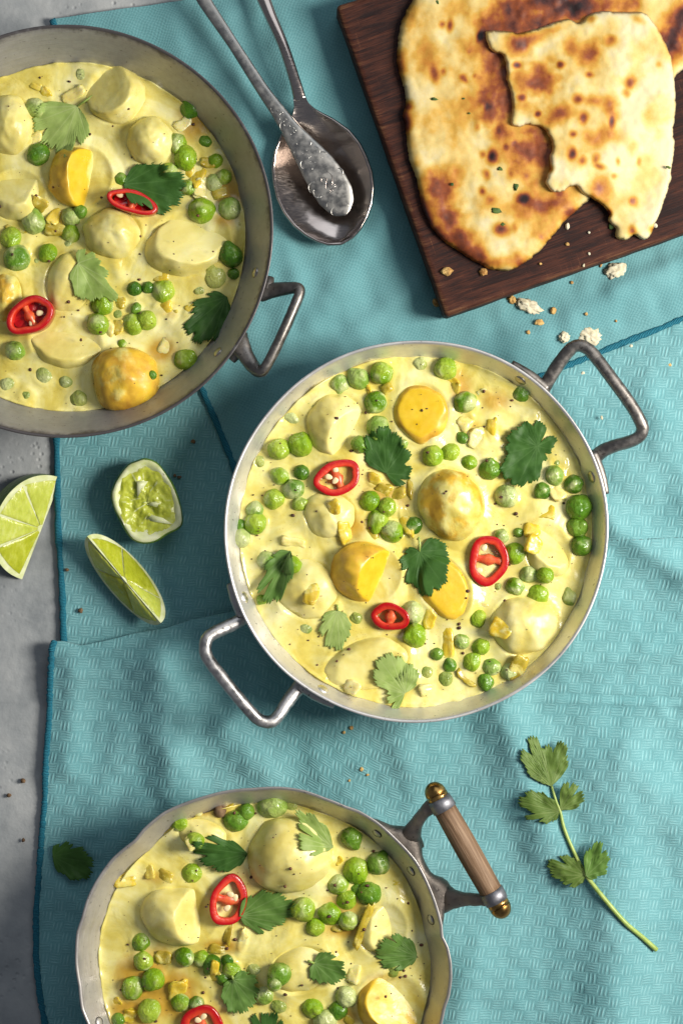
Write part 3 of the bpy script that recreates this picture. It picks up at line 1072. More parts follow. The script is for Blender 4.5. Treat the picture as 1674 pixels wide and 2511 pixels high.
TBIG = 4.6
bread('naan_bread', BIG, TBIG, lambda x, y: np.full(len(x), ZB1 * 1000 + 1.2), SP_BIG, 4.6, 2.2, 'large whole naan bread with charred edge, lying on the wooden board', 1.7, 0.20)


def torn_base(x, y):
    d = poly_dist(x, y, BIG)
    return ZB1 * 1000 + 1.0 + (TBIG + 1.1) * smooth(-110, 22, d) + 0.7 * np.sin(x * 0.021 + y * 0.011)


bread('torn_naan', TORN, 2.9, torn_base, SP_TORN, 4.2, 1.8, 'torn piece of pale spotted naan lying across the whole naan', 8.3, 0.30, 13.0)

# ------------------------------------------------------------------ spoons
sp = thing('serving_spoon', 'silver spoon lying bowl up, another handle resting in its bowl', 'spoon', P(800, 430, 0.003))
A0 = np.array([733., 238.]); A1 = np.array([836., 598.])
ax = (A1 - A0) / np.linalg.norm(A1 - A0); pr = np.array([ax[1], -ax[0]])
Lb = np.linalg.norm(A1 - A0)
tt = [0, .05, .10, .15, .2, .3, .4, .5, .6, .7, .8, .88, .94, .98, 1.0]
ww = [15, 18, 28, 46, 66, 96, 112, 119, 121, 115, 100, 79, 56, 32, 1.5]
NT, NV_ = 70, 41
V = []
for i in range(NT):
    t = 1 - (1 - i / (NT - 1)) ** 1.25
    w = float(np.interp(t, tt, ww))
    g = float(smooth(0.02, 0.42, t)) * math.sqrt(max(0, 1 - max(0, (t - 0.55) / 0.45) ** 2.4))
    zr = 11.5 + 2.5 * (1 - float(smooth(0.0, 0.25, t)))
    for j in range(NV_):
        v = -1 + 2 * j / (NV_ - 1)
        q = A0 + ax * Lb * t + pr * w * v
        z = zr - 8.2 * g * (1 - abs(v) ** 2.3) 
        V.append(P(q[0], q[1], z * MM))
bo = part('bowl', V, grid_faces(NT, NV_), MATS['silver'], sp)
md = bo.modifiers.new('thickness', 'SOLIDIFY'); md.thickness = 0.0013; md.offset = 0.0
hp = catmull([P(736, 246, .0138), P(722, 195, .0146), P(694, 110, .0150), P(664, 40, .0140), P(640, -20, .0120), P(600, -130, .0080)], 8)
V, F = tube(hp, [(PX(15.5), .0011), (PX(13.5), .0017), (PX(13), .0022), (PX(14.5), .0022), (PX(17), .0020), (PX(19), .0016)], 16, power=2.4)
part('handle', V, F, MATS['silver'], sp)

s2 = thing('ornate_spoon', 'spoon with embossed scrolled handle whose end rests in the other spoon', 'spoon', P(700, 300, 0.010))
cpts = [(470, -60, 16.0, 17.0), (500, 0, 16.2, 16.5), (571, 107, 16.5, 13.5), (640, 214, 16.5, 15.0), (681, 272, 16.0, 18.0), (713, 318, 15.5, 23), (745, 362, 14.9, 33), (777, 406, 14.2, 43), (803, 446, 13.4, 47), (823, 480, 12.7, 45), (838, 508, 12.0, 33), (846, 521, 11.7, 17), (849, 526, 11.6, 3)]
path = catmull([P(x, y, z * MM) for x, y, z, w in cpts], 6)
wid = []
for i in range(len(path)):
    t = i / 6.0
    wid.append((PX(float(np.interp(t, range(len(cpts)), [c[3] for c in cpts]))), 0.0010))
V, F = tube(path, wid, 18, power=2.6)
part('handle', V, F, MATS['silver_dark'], s2)


def frame_at(t):
    i = min(len(path) - 2, max(1, int(t * (len(path) - 1))))
    tg = (path[i + 1] - path[i - 1]).normalized()
    sd = tg.cross(Vector((0, 0, 1))).normalized()
    return path[i], tg, sd, wid[i][0]


def scroll(t, off, r, turns, a0, hand, rad=0.00042, zoff=0.00060):
    p, tg, sd, w = frame_at(t)
    c = p + sd * (off * w)
    pp = []
    N_ = int(14 * turns) + 6
    for k in range(N_):
        q = k / (N_ - 1)
        a = a0 + hand * q * turns * 2 * math.pi
        rr = r * 1.35 * (1 - 0.5 * q)
        pp.append(c + tg * (rr * math.cos(a)) + sd * (rr * math.sin(a)) + Vector((0, 0, zoff)))
    return tube(pp, [rad * 0.15, rad * .7, rad * 1.0, rad * .9, rad * 0.3], 6)


orn = []
for (t, off, r, tu, a0, h) in [(.325, .2, .0020, 1.1, 0, 1), (.36, -.25, .0018, 1.0, 2, -1), (.39, .3, .0021, 1.2, 1, 1), (.42, -.3, .0020, 1.0, 4, -1), (.45, .1, .0024, .8, 0, 1), (.475, .5, .0022, 1.1, 3, 1), (.49, -.45, .0026, 1.0, 1, -1),
                             (.52, .35, .0032, 1.2, 2, 1), (.54, -.3, .0034, .9, 0, -1), (.56, .62, .0022, 1.2, 4, -1), (.57, -.65, .0022, 1.1, 2, 1), (.60, .3, .0030, .7, 5, -1), (.66, .72, .0026, 1.3, 1, 1), (.70, .70, .0024, 1.4, 3, -1), (.66, -.74, .0022, 1.0, 0, -1),
                             (.76, .45, .0042, 1.5, 2, 1), (.80, .62, .0026, 1.2, 5, -1), (.745, -.55, .0018, 1.2, 1, 1), (.83, .05, .0030, .9, 2.4, -1), (.84, .5, .0022, 1.1, 1, 1), (.85, -.25, .0018, 1.0, 3, 1), (.865, .25, .0024, .8, 0, -1)]:
    orn.append(scroll(t, off, r, tu * .42, a0, h))
for k in range(26):
    t = .33 + .27 * rng.random()
    p, tg, sd, w = frame_at(t)
    c = p + sd * w * rng.uniform(-.6, .6) + Vector((0, 0, .00065))
    dr = (tg * rng.uniform(-1, 1) + sd * rng.uniform(-1, 1)).normalized() * rng.uniform(.0006, .0013)
    orn.append(tube([c - dr, c, c + dr], [.0002, rng.uniform(.0004, .0006), .0002], 6))
V, F = join(*orn)
part('embossed_scrollwork', V, F, MATS['silver_dark'], s2, label='raised scrolls and leaves on the handle')
mono = []
for (pts_) in [[(.63, -.25), (.66, -.35), (.69, -.2), (.70, .0), (.685, .2)], [(.64, .0), (.67, .05), (.70, .08), (.73, .0)], [(.66, .3), (.64, .15), (.655, -.05), (.68, .1), (.70, .3)], [(.70, -.3), (.715, -.15), (.71, .05), (.725, .2)]]:
    pp = []
    for t, off in pts_:
        p, tg, sd, w = frame_at(t)
        pp.append(p + sd * off * w + Vector((0, 0, .00100)))
    mono.append(tube(catmull(pp, 6), [.00012, .00022, .00012], 5))
V, F = join(*mono)
part('monogram', V, F, MATS['silver'], s2, label='thin engraved monogram on the handle end')

# ------------------------------------------------------------------ limes
def wedge(name, label, core, axv, ea_, eb_, a, R, secs_a, secs_b, mats_):
    t = thing(name, label, 'lime', (core.x, core.y, 0.0))
    ang = ea_.angle(eb_)
    nrm_axis = ea_.cross(eb_).normalized()
    from mathutils import Quaternion
    nx, nphi = 34, 16
    V = []
    for i in range(nx):
        x = -math.cos(math.pi * i / (nx - 1))
        rho = math.sqrt(max(0, 1 - x * x))
        rho = rho ** 0.9
        for j in range(nphi):
            d = ea_.copy(); d.rotate(Quaternion(nrm_axis, ang * j / (nphi - 1)))
            V.append(core + axv * (a * x * 1.0) + d * (R * rho))
    part('rind', V, grid_faces(nx, nphi), MATS['rind'], t)
    mid = (ea_ + eb_).normalized()
    for e, secs in ((ea_, secs_a), (eb_, secs_b)):
        nn = axv.cross(e).normalized()
        if nn.dot(mid) > 0:
            nn = -nn
        # pith face
        V = []
        for i in range(nx):
            x = -math.cos(math.pi * i / (nx - 1))
            rho = math.sqrt(max(0, 1 - x * x)) ** 0.9
            for j in range(8):
                V.append(core + axv * (a * x) + e * (R * rho * j / 7))
        part('pith', V, grid_faces(nx, 8), MATS['pith'], t)
        for (t0, t1, mk, tilt) in secs:
            V = []
            na_, nr_ = 14, 10
            for i in range(na_):
                th = math.radians(t0 + (t1 - t0) * i / (na_ - 1))
                rmax = 0.925 - 0.03 * math.cos((i / (na_ - 1) - .5) * math.pi)
                ee = min(i, na_ - 1 - i) / (na_ - 1) * 2
                for j in range(nr_):
                    rr = 0.07 + (rmax - 0.07) * j / (nr_ - 1)
                    x, s = rr * math.cos(th), rr * abs(math.sin(th))
                    hj = min(j, nr_ - 1 - j) / (nr_ - 1) * 2
                    h = 0.0001 + 0.0005 * min(1, ee * 6) * min(1, hj * 4) + tilt * 0.001 * (i / (na_ - 1)) + 0.00035 * noise.noise(Vector((x * 9, s * 9, t0)))
                    V.append(core + axv * (a * x) + e * (R * (s + 0.015)) + nn * h)
            part('segment', V, grid_faces(na_, nr_), MATS[mk], t)
    return t


# long wedge resting on its rind
c0 = P(212, 1320, .015); c1 = P(392, 1532, .015)
axv = (c1 - c0).normalized(); core = (c0 + c1) / 2 + Vector((0.0008, 0.0010, 0.0030))
sd = axv.cross(Vector((0, 0, 1))).normalized()
ph = math.radians(41)
wedge('lime_wedge', 'long lime wedge lying on its green rind, both cut faces up, on cloth', core, axv, (sd * math.sin(ph) - Vector((0, 0, 1)) * math.cos(ph)), (-sd * math.sin(ph + .03) - Vector((0, 0, 1)) * math.cos(ph + .03)), (c1 - c0).length / 2, PX(73),
      [(4, 53, 'flesh_pale', .2), (54.5, 121, 'flesh', -.1), (122.5, 176, 'flesh_pale', .1)], [(4, 45, 'flesh_pale', .1), (46.5, 119, 'flesh', .2), (120.5, 176, 'flesh', -.1)], None)
# wedge cut by the left edge of the picture
c0 = P(150, 1172, .002); c1 = P(54, 1421, .002)
axv = (c1 - c0).normalized(); core = (c0 + c1) / 2
lf = Vector((-.933, .36, 0)).normalized()
lf = (lf - axv * lf.dot(axv)).normalized()
tl = math.radians(40)
wedge('lime_wedge', 'lime wedge at the left edge of picture, lying on bare grey table', core + Vector((0, 0, -.0014)), axv, lf, (lf * math.cos(tl) + Vector((0, 0, 1)) * math.sin(tl)), (c1 - c0).length / 2, PX(134),
      [], [(5, 50, 'flesh', .1), (53, 88, 'flesh_pale', .2), (91, 132, 'flesh_pale', .0), (135, 175, 'flesh_pale', .1)], None)
# squeezed lime piece
OUT = [(357, 1123), (385, 1133), (406, 1157), (424, 1184), (438, 1217), (447, 1253), (449, 1282), (438, 1298), (412, 1311), (385, 1328), (353, 1334), (326, 1325), (308, 1303), (293, 1276), (279, 1247), (272, 1217), (277, 1192), (291, 1165), (312, 1139), (334, 1129)]
oc = catmull([Vector((x, y, 0)) for x, y in OUT], 4, closed=True)
cc = Vector((361, 1229, 0))
lt = thing('squeezed_lime', 'squeezed rounded lime piece with torn flesh up, above the long wedge', 'lime', P(361, 1229, 0))


def lring(k, z, dz=0.0):
    return [P((cc + (p - cc) * k).x, (cc + (p - cc) * k).y, z + dz * math.sin(i * .35)) for i, p in enumerate(oc)]


n_ = len(oc)
V = []
for k, z in ((.30, .0022), (.62, .0028), (.84, .0055), (.96, .0095), (1.0, .0128), (.985, .0148), (.955, .0156)):
    V += lring(k, z)
part('rind', V, [tuple(q) for q in grid_faces(7, n_, wrap_v=True)], MATS['rind'], lt)
V = []
for k, z in ((.962, .0154), (.93, .0160), (.86, .0160), (.80, .0150), (.5, .0122), (.02, .0116)):
    V += lring(k, z, .0003)
part('pith', V, [tuple(q) for q in grid_faces(6, n_, wrap_v=True)], MATS['pith'], lt)
LN = [(337, 1223, 294, 1234), (358, 1236, 335, 1250), (335, 1250, 312, 1278), (362, 1232, 432, 1227), (372, 1262, 425, 1286), (358, 1270, 330, 1308), (338, 1190, 322, 1154), (372, 1200, 404, 1160), (352, 1180, 352, 1142)]
DIPS = [(366, 1200, 11, 20, 25, 2.0), (374, 1250, 9, 18, -35, 2.2), (346, 1262, 12, 22, 35, 1.2), (330, 1222, 16, 8, 0, .7)]
V, A_ = [], []
NRl = 30
for k in range(NRl):
    kk = .02 + (.93 - .02) * k / (NRl - 1)
    for p_ in oc:
        q = cc + (p_ - cc) * kk
        z = .0150 + .0016 * noise.fractal(Vector((q.x * .035, q.y * .035, 4)), 1, 2, 3) + .0004 * noise.noise(Vector((q.x * .22, q.y * .22, 1)))
        for (dx_, dy_, rx_, ry_, ro_, de_) in DIPS:
            cs_, sn_ = math.cos(math.radians(ro_)), math.sin(math.radians(ro_))
            u_, v_ = (q.x - dx_) * cs_ + (q.y - dy_) * sn_, -(q.x - dx_) * sn_ + (q.y - dy_) * cs_
            z -= de_ * MM * math.exp(-((u_ / rx_) ** 2 + (v_ / ry_) ** 2) ** 1.5)
        dm = min(float(seg_d(np.array(q.x), np.array(q.y), *l)) + 2.2 * abs(noise.noise(Vector((q.x * .06, q.y * .06, 9)))) for l in LN)
        ve = math.exp(-(dm / 2.0) ** 2)
        V.append(P(q.x, q.y, z + .0004 * ve))
        A_.append(max(ve * .8, .9 * float(smooth(.86, .93, kk))))
part('flesh', V, grid_faces(NRl, n_, wrap_v=True), MATS['flesh_vein'], lt, attrs={'vein': A_})
for tri in ([(336, 1180, .0172), (364, 1180, .0168), (350, 1199, .0148), (337, 1221, .0150)], [(356, 1276, .0150), (372, 1263, .0178), (400, 1270, .0172), (424, 1286, .0160)], [(360, 1237, .0145), (374, 1231, .0165), (396, 1234, .0158), (384, 1244, .0150)]):
    V = [P(*q) for q in tri]
    V = V + [v - Vector((0, 0, .0004)) for v in V]
    o = part('membrane', V, [(3, 2, 1, 0), (4, 5, 6, 7), (0, 1, 5, 4), (1, 2, 6, 5), (2, 3, 7, 6), (3, 0, 4, 7)], MATS['pith'], lt)
# ------------------------------------------------------------------ pans
RIM3 = [(351, 2031), (329, 2059), (274, 2104), (234, 2160), (213, 2202), (199, 2251), (187, 2285), (184, 2322), (184, 2368), (192, 2420), (198, 2475), (213, 2511),
        (460, 1964), (500, 1951), (540, 1940), (621, 1931), (688, 1928), (741, 1935), (795, 1954), (848, 1975), (880, 1986), (925, 2013), (971, 2054), (1022, 2110), (1053, 2169),
        (1074, 2225), (1085, 2267), (1087, 2296), (1100, 2322), (1108, 2361), (1109, 2401), (1103, 2445), (1093, 2471), (1085, 2510), (1060, 2590), (1000, 2690), (900, 2780), (780, 2835), (647, 2853), (500, 2830), (380, 2770), (290, 2680), (240, 2590), (400, 1990)]
ang3, rad3 = [], []
for (x, y) in RIM3:
    q = P(x, y, PAN3.zr) - PAN3.c
    ang3.append(math.atan2(q.y, q.x)); rad3.append(math.hypot(q.x, q.y) - PAN3.R)
o_ = np.argsort(ang3)
ang3 = np.array(ang3)[o_]; rad3 = np.array(rad3)[o_]
PAN3.mod = lambda th: float(np.interp(math.atan2(math.sin(th), math.cos(th)), np.concatenate([ang3 - 2 * math.pi, ang3, ang3 + 2 * math.pi]), np.concatenate([rad3, rad3, rad3])))
PAN1.mod = lambda th: 0.0005 * math.sin(2 * th + 1) + 0.0002 * math.sin(5 * th)
PAN2.mod = lambda th: 0.0005 * math.sin(2 * th + .4) + 0.0002 * math.sin(7 * th)


def wall_r(p, z, th):
    """inner wall radius at height z"""
    k = (z - p.zb) / (p.zr - p.zb)
    if z >= p.zs:
        r = p.Rs + (p.R - p.Rs) * (z - p.zs) / (p.zr - p.zs)
    else:
        r = p.Rb + (p.Rs - p.Rb) * (z - p.zb) / (p.zs - p.zb)
    return r + p.mod(th) * max(0, k) ** 1.0


def build_pan(p, name, label, mat, t_rim, nth=220, rimmat=None):
    root = thing(name, label, 'pan', (p.c.x, p.c.y, p.zb - .002))
    prof = []
    th_w = t_rim
    zb, zr = p.zb, p.zr
    prof.append(('o', .01, zb - .0015, 0)); prof.append(('o', -1, zb - .0015, 0))
    zs_out = np.linspace(zb + .0015, zr - t_rim * .3, 10)
    for z in zs_out:
        prof.append(('w', th_w, z, smooth(zr - .008, zr, z)))
    for k in range(1, 6):
        a = math.pi * k / 6
        prof.append(('w', th_w * (0.5 + 0.5 * math.cos(a)), zr - t_rim * .3 + t_rim * .45 * math.sin(a), 1))
    for z in np.linspace(zr - t_rim * .3, zb + .0015, 14):
        prof.append(('w', 0.0, z, smooth(zr - .009, zr, z) * .8))
    prof.append(('o', -1, zb + .0004, 0)); prof.append(('o', .01, zb + .0004, 0))
    V, A = [], []
    for kind, a, z, e in prof:
        for i in range(nth):
            th = 2 * math.pi * i / nth
            if kind == 'w':
                r = wall_r(p, z, th) + a - t_rim
            else:
                r = a if a > 0 else p.Rb - .003
            V.append(p.c.copy().xy.to_3d() + Vector((r * math.cos(th), r * math.sin(th), z)))
            A.append(e)
    F = [tuple(reversed(q)) for q in grid_faces(len(prof), nth, wrap_v=True)]
    part('pan_body', V, F, mat, root, attrs={'rim': A})
    return root


R1 = build_pan(PAN1, 'steel_pan', 'large dark-rimmed round pan of curry cut by the left picture edge', MATS['pan_old'], .0016)
R2 = build_pan(PAN2, 'aluminium_pan', 'bright aluminium two-handled pan of curry in the middle', MATS['pan_bright'], .0017)
R3 = build_pan(PAN3, 'scalloped_pan', 'wavy-rimmed pan of curry with wooden handle, cut by bottom edge', MATS['pan_scallop'], .0016, 300)


def rivet(p, root, px, py, mat, groove=False, rad=.0026):
    z = (p.zs * .42 + p.zr * .58)
    q = P(px, py, z) - p.c
    th = math.atan2(q.y, q.x)
    r = wall_r(p, z, th) - (.0016)
    slope = (p.R - p.Rs) / (p.zr - p.zs)
    nrm = Vector((-math.cos(th), -math.sin(th), slope)).normalized()
    tan = Vector((-math.sin(th), math.cos(th), 0))
    up = nrm.cross(tan).normalized()
    c = Vector((p.c.x + r * math.cos(th), p.c.y + r * math.sin(th), z))
    V = []
    prof = [(1.0, -.0004), (1.0, .0002), (.9, .0005), (.6, .0008), (.2, .0010), (.02, .0010)]
    for k, h in prof:
        for i in range(20):
            a = 2 * math.pi * i / 20
            V.append(c + tan * (rad * k * math.cos(a)) + up * (rad * k * math.sin(a)) + nrm * h)
    rv = part('rivet', V, grid_faces(len(prof), 20, wrap_v=True), mat, root)
    if groove:
        pth = [c + tan * (rad * 1.08 * math.cos(a)) + up * (rad * 1.08 * math.sin(a)) + nrm * .0002 for a in np.linspace(.4, 5.6, 24)]
        V, F = tube(pth, [.00012, .00034, .00016, .0003, .00012], 6)
        part('rivet_seam', V, F, MATS['groove'], root)


for x, y in ((625, 668), (535, 864)):
    rivet(PAN1, R1, x, y, MATS['rivet'])
for x, y in ((1277, 930), (1451, 1169)):
    rivet(PAN2, R2, x, y, MATS['rivet'], rad=.0030)
for x, y in ((598, 1465), (792, 1689)):
    rivet(PAN2, R2, x, y, MATS['rivet_l'], rad=.0030)
for x, y in ((934, 2031), (1011, 2133), (1062, 2253), (244, 2507)):
    rivet(PAN3, R3, x, y, MATS['pan_scallop'], True, .0024)


def flange(p, a0, a1, z0, z1, t0=.0026, taper=.25, n=18):
    """curved strap hugging the outside of the pan wall from angle a0 to a1"""
    path, rad = [], []
    for i in range(n):
        f_ = i / (n - 1)
        th = a0 + (a1 - a0) * f_
        z = z0 + (z1 - z0) * f_
        r = max(wall_r(p, z, th) + t0 * .75, wall_r(p, p.zr, th) + t0 * .25)
        path.append(Vector((p.c.x + r * math.cos(th), p.c.y + r * math.sin(th), z)))
        k = 1 - (1 - taper) * max(0, (f_ - .4) / .6) ** 1.5
        rad.append((t0 * (.55 + .45 * k), .0045 * (.5 + .5 * k)))
    return tube(path, rad, 12, power=2.6, jitter=.00015)


def pang(p, x, y, z=None):
    q = P(x, y, p.zr if z is None else z) - p.c
    return math.atan2(q.y, q.x)


# pan 1 handle: a thin triangular loop
h = obj('handle', None, parent=R1)
pz = [(640, 716, 38), (668, 712, 40), (705, 707, 43), (728, 706, 45), (735, 716, 46), (722, 752, 47), (694, 816, 48), (666, 874, 47), (650, 902, 46), (638, 911, 45), (622, 900, 43), (603, 872, 41), (588, 846, 40), (580, 832, 38)]
V, F = tube(catmull([P(x, y, z * MM) for x, y, z in pz], 6), [(.0050, .0030), (.0038, .0030), (.0031, .0032), (.0027, .0036), (.0026, .0042), (.0026, .0046), (.0026, .0046), (.0026, .0046), (.0026, .0044), (.0028, .0040), (.0034, .0034), (.0040, .0032), (.0052, .0030), (.0062, .0028)], 14, power=2.6, jitter=.0002)
part('loop', V, F, MATS['iron'], h)
V, F = flange(PAN1, pang(PAN1, 645, 705), pang(PAN1, 655, 672), .038, .037)
V2, F2 = flange(PAN1, pang(PAN1, 590, 845), pang(PAN1, 568, 882), .038, .037)
part('flange', V, F, MATS['iron'], h)
part('flange', V2, F2, MATS['iron'], h)

# pan 2 handles
h = obj('handle', None, parent=R2, label='dark cast handle on the upper right')
pz = [(1330, 955, 33), (1340, 938, 34), (1365, 898, 36), (1392, 862, 38), (1412, 848, 39), (1434, 852, 40), (1456, 872, 41), (1500, 930, 43), (1545, 992, 43), (1567, 1030, 43), (1574, 1052, 42), (1566, 1070, 41), (1545, 1082, 40), (1510, 1092, 38), (1480, 1104, 36), (1462, 1117, 34), (1452, 1123, 33)]
V, F = tube(catmull([P(x, y, z * MM) for x, y, z in pz], 6), [(.0036, .0028), (.0034, .0030), (.0033, .0033), (.0032, .0036)] + [(.0031, .0038)] * 9 + [(.0033, .0033), (.0035, .0030), (.0042, .0028)], 14, power=2.5, jitter=.0002)
part('loop', V, F, MATS['iron'], h)
V, F = flange(PAN2, pang(PAN2, 1345, 950), pang(PAN2, 1254, 892), .034, .035)
V2, F2 = flange(PAN2, pang(PAN2, 1458, 1110), pang(PAN2, 1484, 1212), .034, .035)
part('flange', V, F, MATS['iron'], h)
part('flange', V2, F2, MATS['iron'], h)
h = obj('handle', None, parent=R2, label='cast handle on the lower left, lit tone in its colour')
pz = [(604, 1505, 33), (590, 1520, 34), (555, 1538, 36), (523, 1553, 38), (507, 1568, 39), (503, 1590, 40), (510, 1615, 41), (540, 1656, 42), (580, 1706, 42), (618, 1750, 41), (640, 1767, 40), (664, 1770, 39), (682, 1755, 38), (702, 1725, 36), (722, 1698, 34), (742, 1676, 33)]
V, F = tube(catmull([P(x, y, z * MM) for x, y, z in pz], 6), [(.0036, .0028), (.0034, .0030), (.0033, .0032), (.0032, .0034)] + [(.0031, .0036)] * 9 + [(.0033, .0032), (.0035, .0030), (.0042, .0028)], 14, power=2.5, jitter=.0002)
part('loop', V, F, MATS['iron_lit'], h)
V, F = flange(PAN2, pang(PAN2, 592, 1510), pang(PAN2, 562, 1432), .034, .035)
V2, F2 = flange(PAN2, pang(PAN2, 728, 1695), pang(PAN2, 822, 1728), .034, .035)
part('flange', V, F, MATS['iron_lit'], h)
part('flange', V2, F2, MATS['iron_lit'], h)

# pan 3: cast bracket with wooden grip
h = obj('handle', None, parent=R3)
ZG = .056
g0 = P(1089, 1983, ZG); g1 = P(1204, 2187, ZG)
gx = (g1 - g0).normalized()


def lathe_ax(origin, axis, prof, seg=28):
    s_ = axis.cross(Vector((0, 0, 1))).normalized(); u_ = s_.cross(axis).normalized()
    V = []
    for d, r in prof:
        for k in range(seg):
            a = 2 * math.pi * k / seg
            V.append(origin + axis * d + s_ * (r * math.cos(a)) + u_ * (r * math.sin(a)))
    return V, grid_faces(len(prof), seg, wrap_v=True)


LG = (g1 - g0).length
rg = PX(27.5)
o = obj('grip', None, parent=h)
prof = [(0, 0.0005), (0, rg * .95)] + [(LG * k / 14, rg * (.96 + .07 * math.sin(math.pi * k / 14))) for k in range(15)] + [(LG, rg * .95), (LG, .0005)]
# local frame so that the wood grain runs along local z
V, F = [], None
seg = 28
for d, r in prof:
    for k in range(seg):
        a = 2 * math.pi * k / seg
        V.append(Vector((r * math.cos(a), r * math.sin(a), d)))
F = grid_faces(len(prof), seg, wrap_v=True)
bpy.data.objects.remove(o)
gr_o = obj('grip', mesh_from('grip', V, F), MATS['grip'], h, label='worn bare wooden grip')
gr_o.location = g0 - Vector(R3.location)
gr_o.rotation_mode = 'QUATERNION'
gr_o.rotation_quaternion = gx.to_track_quat('Z', 'Y')
for org, ax_ in ((g0, -gx), (g1, gx)):
    rf = PX(29.5)
    V, F = lathe_ax(org, ax_, [(-.0006, rf * .9), (-.0004, rf), (.0030, rf * .99), (.0056, rf * .93), (.0058, rf * .8), (.0058, .0004)])
    part('ferrule', V, F, MATS['ferrule'], h)
    rc = PX(25.5)
    V, F = lathe_ax(org + ax_ * .0056, ax_, [(0, rc * .95), (.0006, rc), (.0022, rc * 1.0), (.0022, rc * .90), (.0027, rc * .90), (.0027, rc)] + [(.0027 + .0058 * math.sin(a), rc * math.cos(a)) for a in np.linspace(0.05, 1.5, 9)])
    cap = part('end_cap', V, F, MATS['brass'], h, label='brass screw cap')
    sdir = ax_.cross(Vector((0, 0, 1))).normalized()
    c_ = org + ax_ * .0084
    pth = [c_ + sdir * (rc * .99 * math.cos(a)) + Vector((0, 0, rc * .99 * math.sin(a))) + ax_ * .0004 * math.sin(a * 7) for a in np.linspace(.35, 2.7, 20)]
    V, F = tube(pth, [.0001, .00036, .0005, .0004, .0003, .0001], 6)
    part('slot', V, F, MATS['groove'], cap)
# bracket
b1 = [P(1064, 1972, ZG - .002), P(1040, 1992, .052), P(1020, 2020, .047), P(1008, 2044, .042), P(1000, 2060, .038)]
b2 = [P(1212, 2203, ZG - .002), P(1180, 2206, .053), P(1140, 2205, .048), P(1110, 2204, .043), P(1086, 2200, .038)]
Va, Fa = tube(catmull(b1, 6), [(.0042, .0036), (.0030, .0030), (.0033, .0030), (.0050, .0036), (.0085, .0040)], 14, jitter=.0003)
Vb_, Fb_ = tube(catmull(b2, 6), [(.0042, .0036), (.0030, .0030), (.0033, .0030), (.0050, .0036), (.0085, .0040)], 14, jitter=.0003)
pth, rad = [], []
a0, a1 = pang(PAN3, 915, 2000), pang(PAN3, 1096, 2292)
for i in range(40):
    f_ = i / 39
    th = a0 + (a1 - a0) * f_
    wdt = .0022 + .0035 * math.exp(-((f_ - .30) / .10) ** 2) + .0038 * math.exp(-((f_ - .72) / .09) ** 2) + .0012 * math.sin(math.pi * f_)
    r = wall_r(PAN3, .040, th) + wdt * .85
    pth.append(Vector((PAN3.c.x + r * math.cos(th), PAN3.c.y + r * math.sin(th), .0385)))
    rad.append((wdt * min(1, .35 + 6 * min(f_, 1 - f_)), .0055 * min(1, .4 + 6 * min(f_, 1 - f_))))
Vc, Fc = tube(pth, rad, 14, power=2.4, jitter=.0003)
V, F = join((Va, Fa), (Vb_, Fb_), (Vc, Fc))
part('bracket', V, F, MATS['bracket'], h)

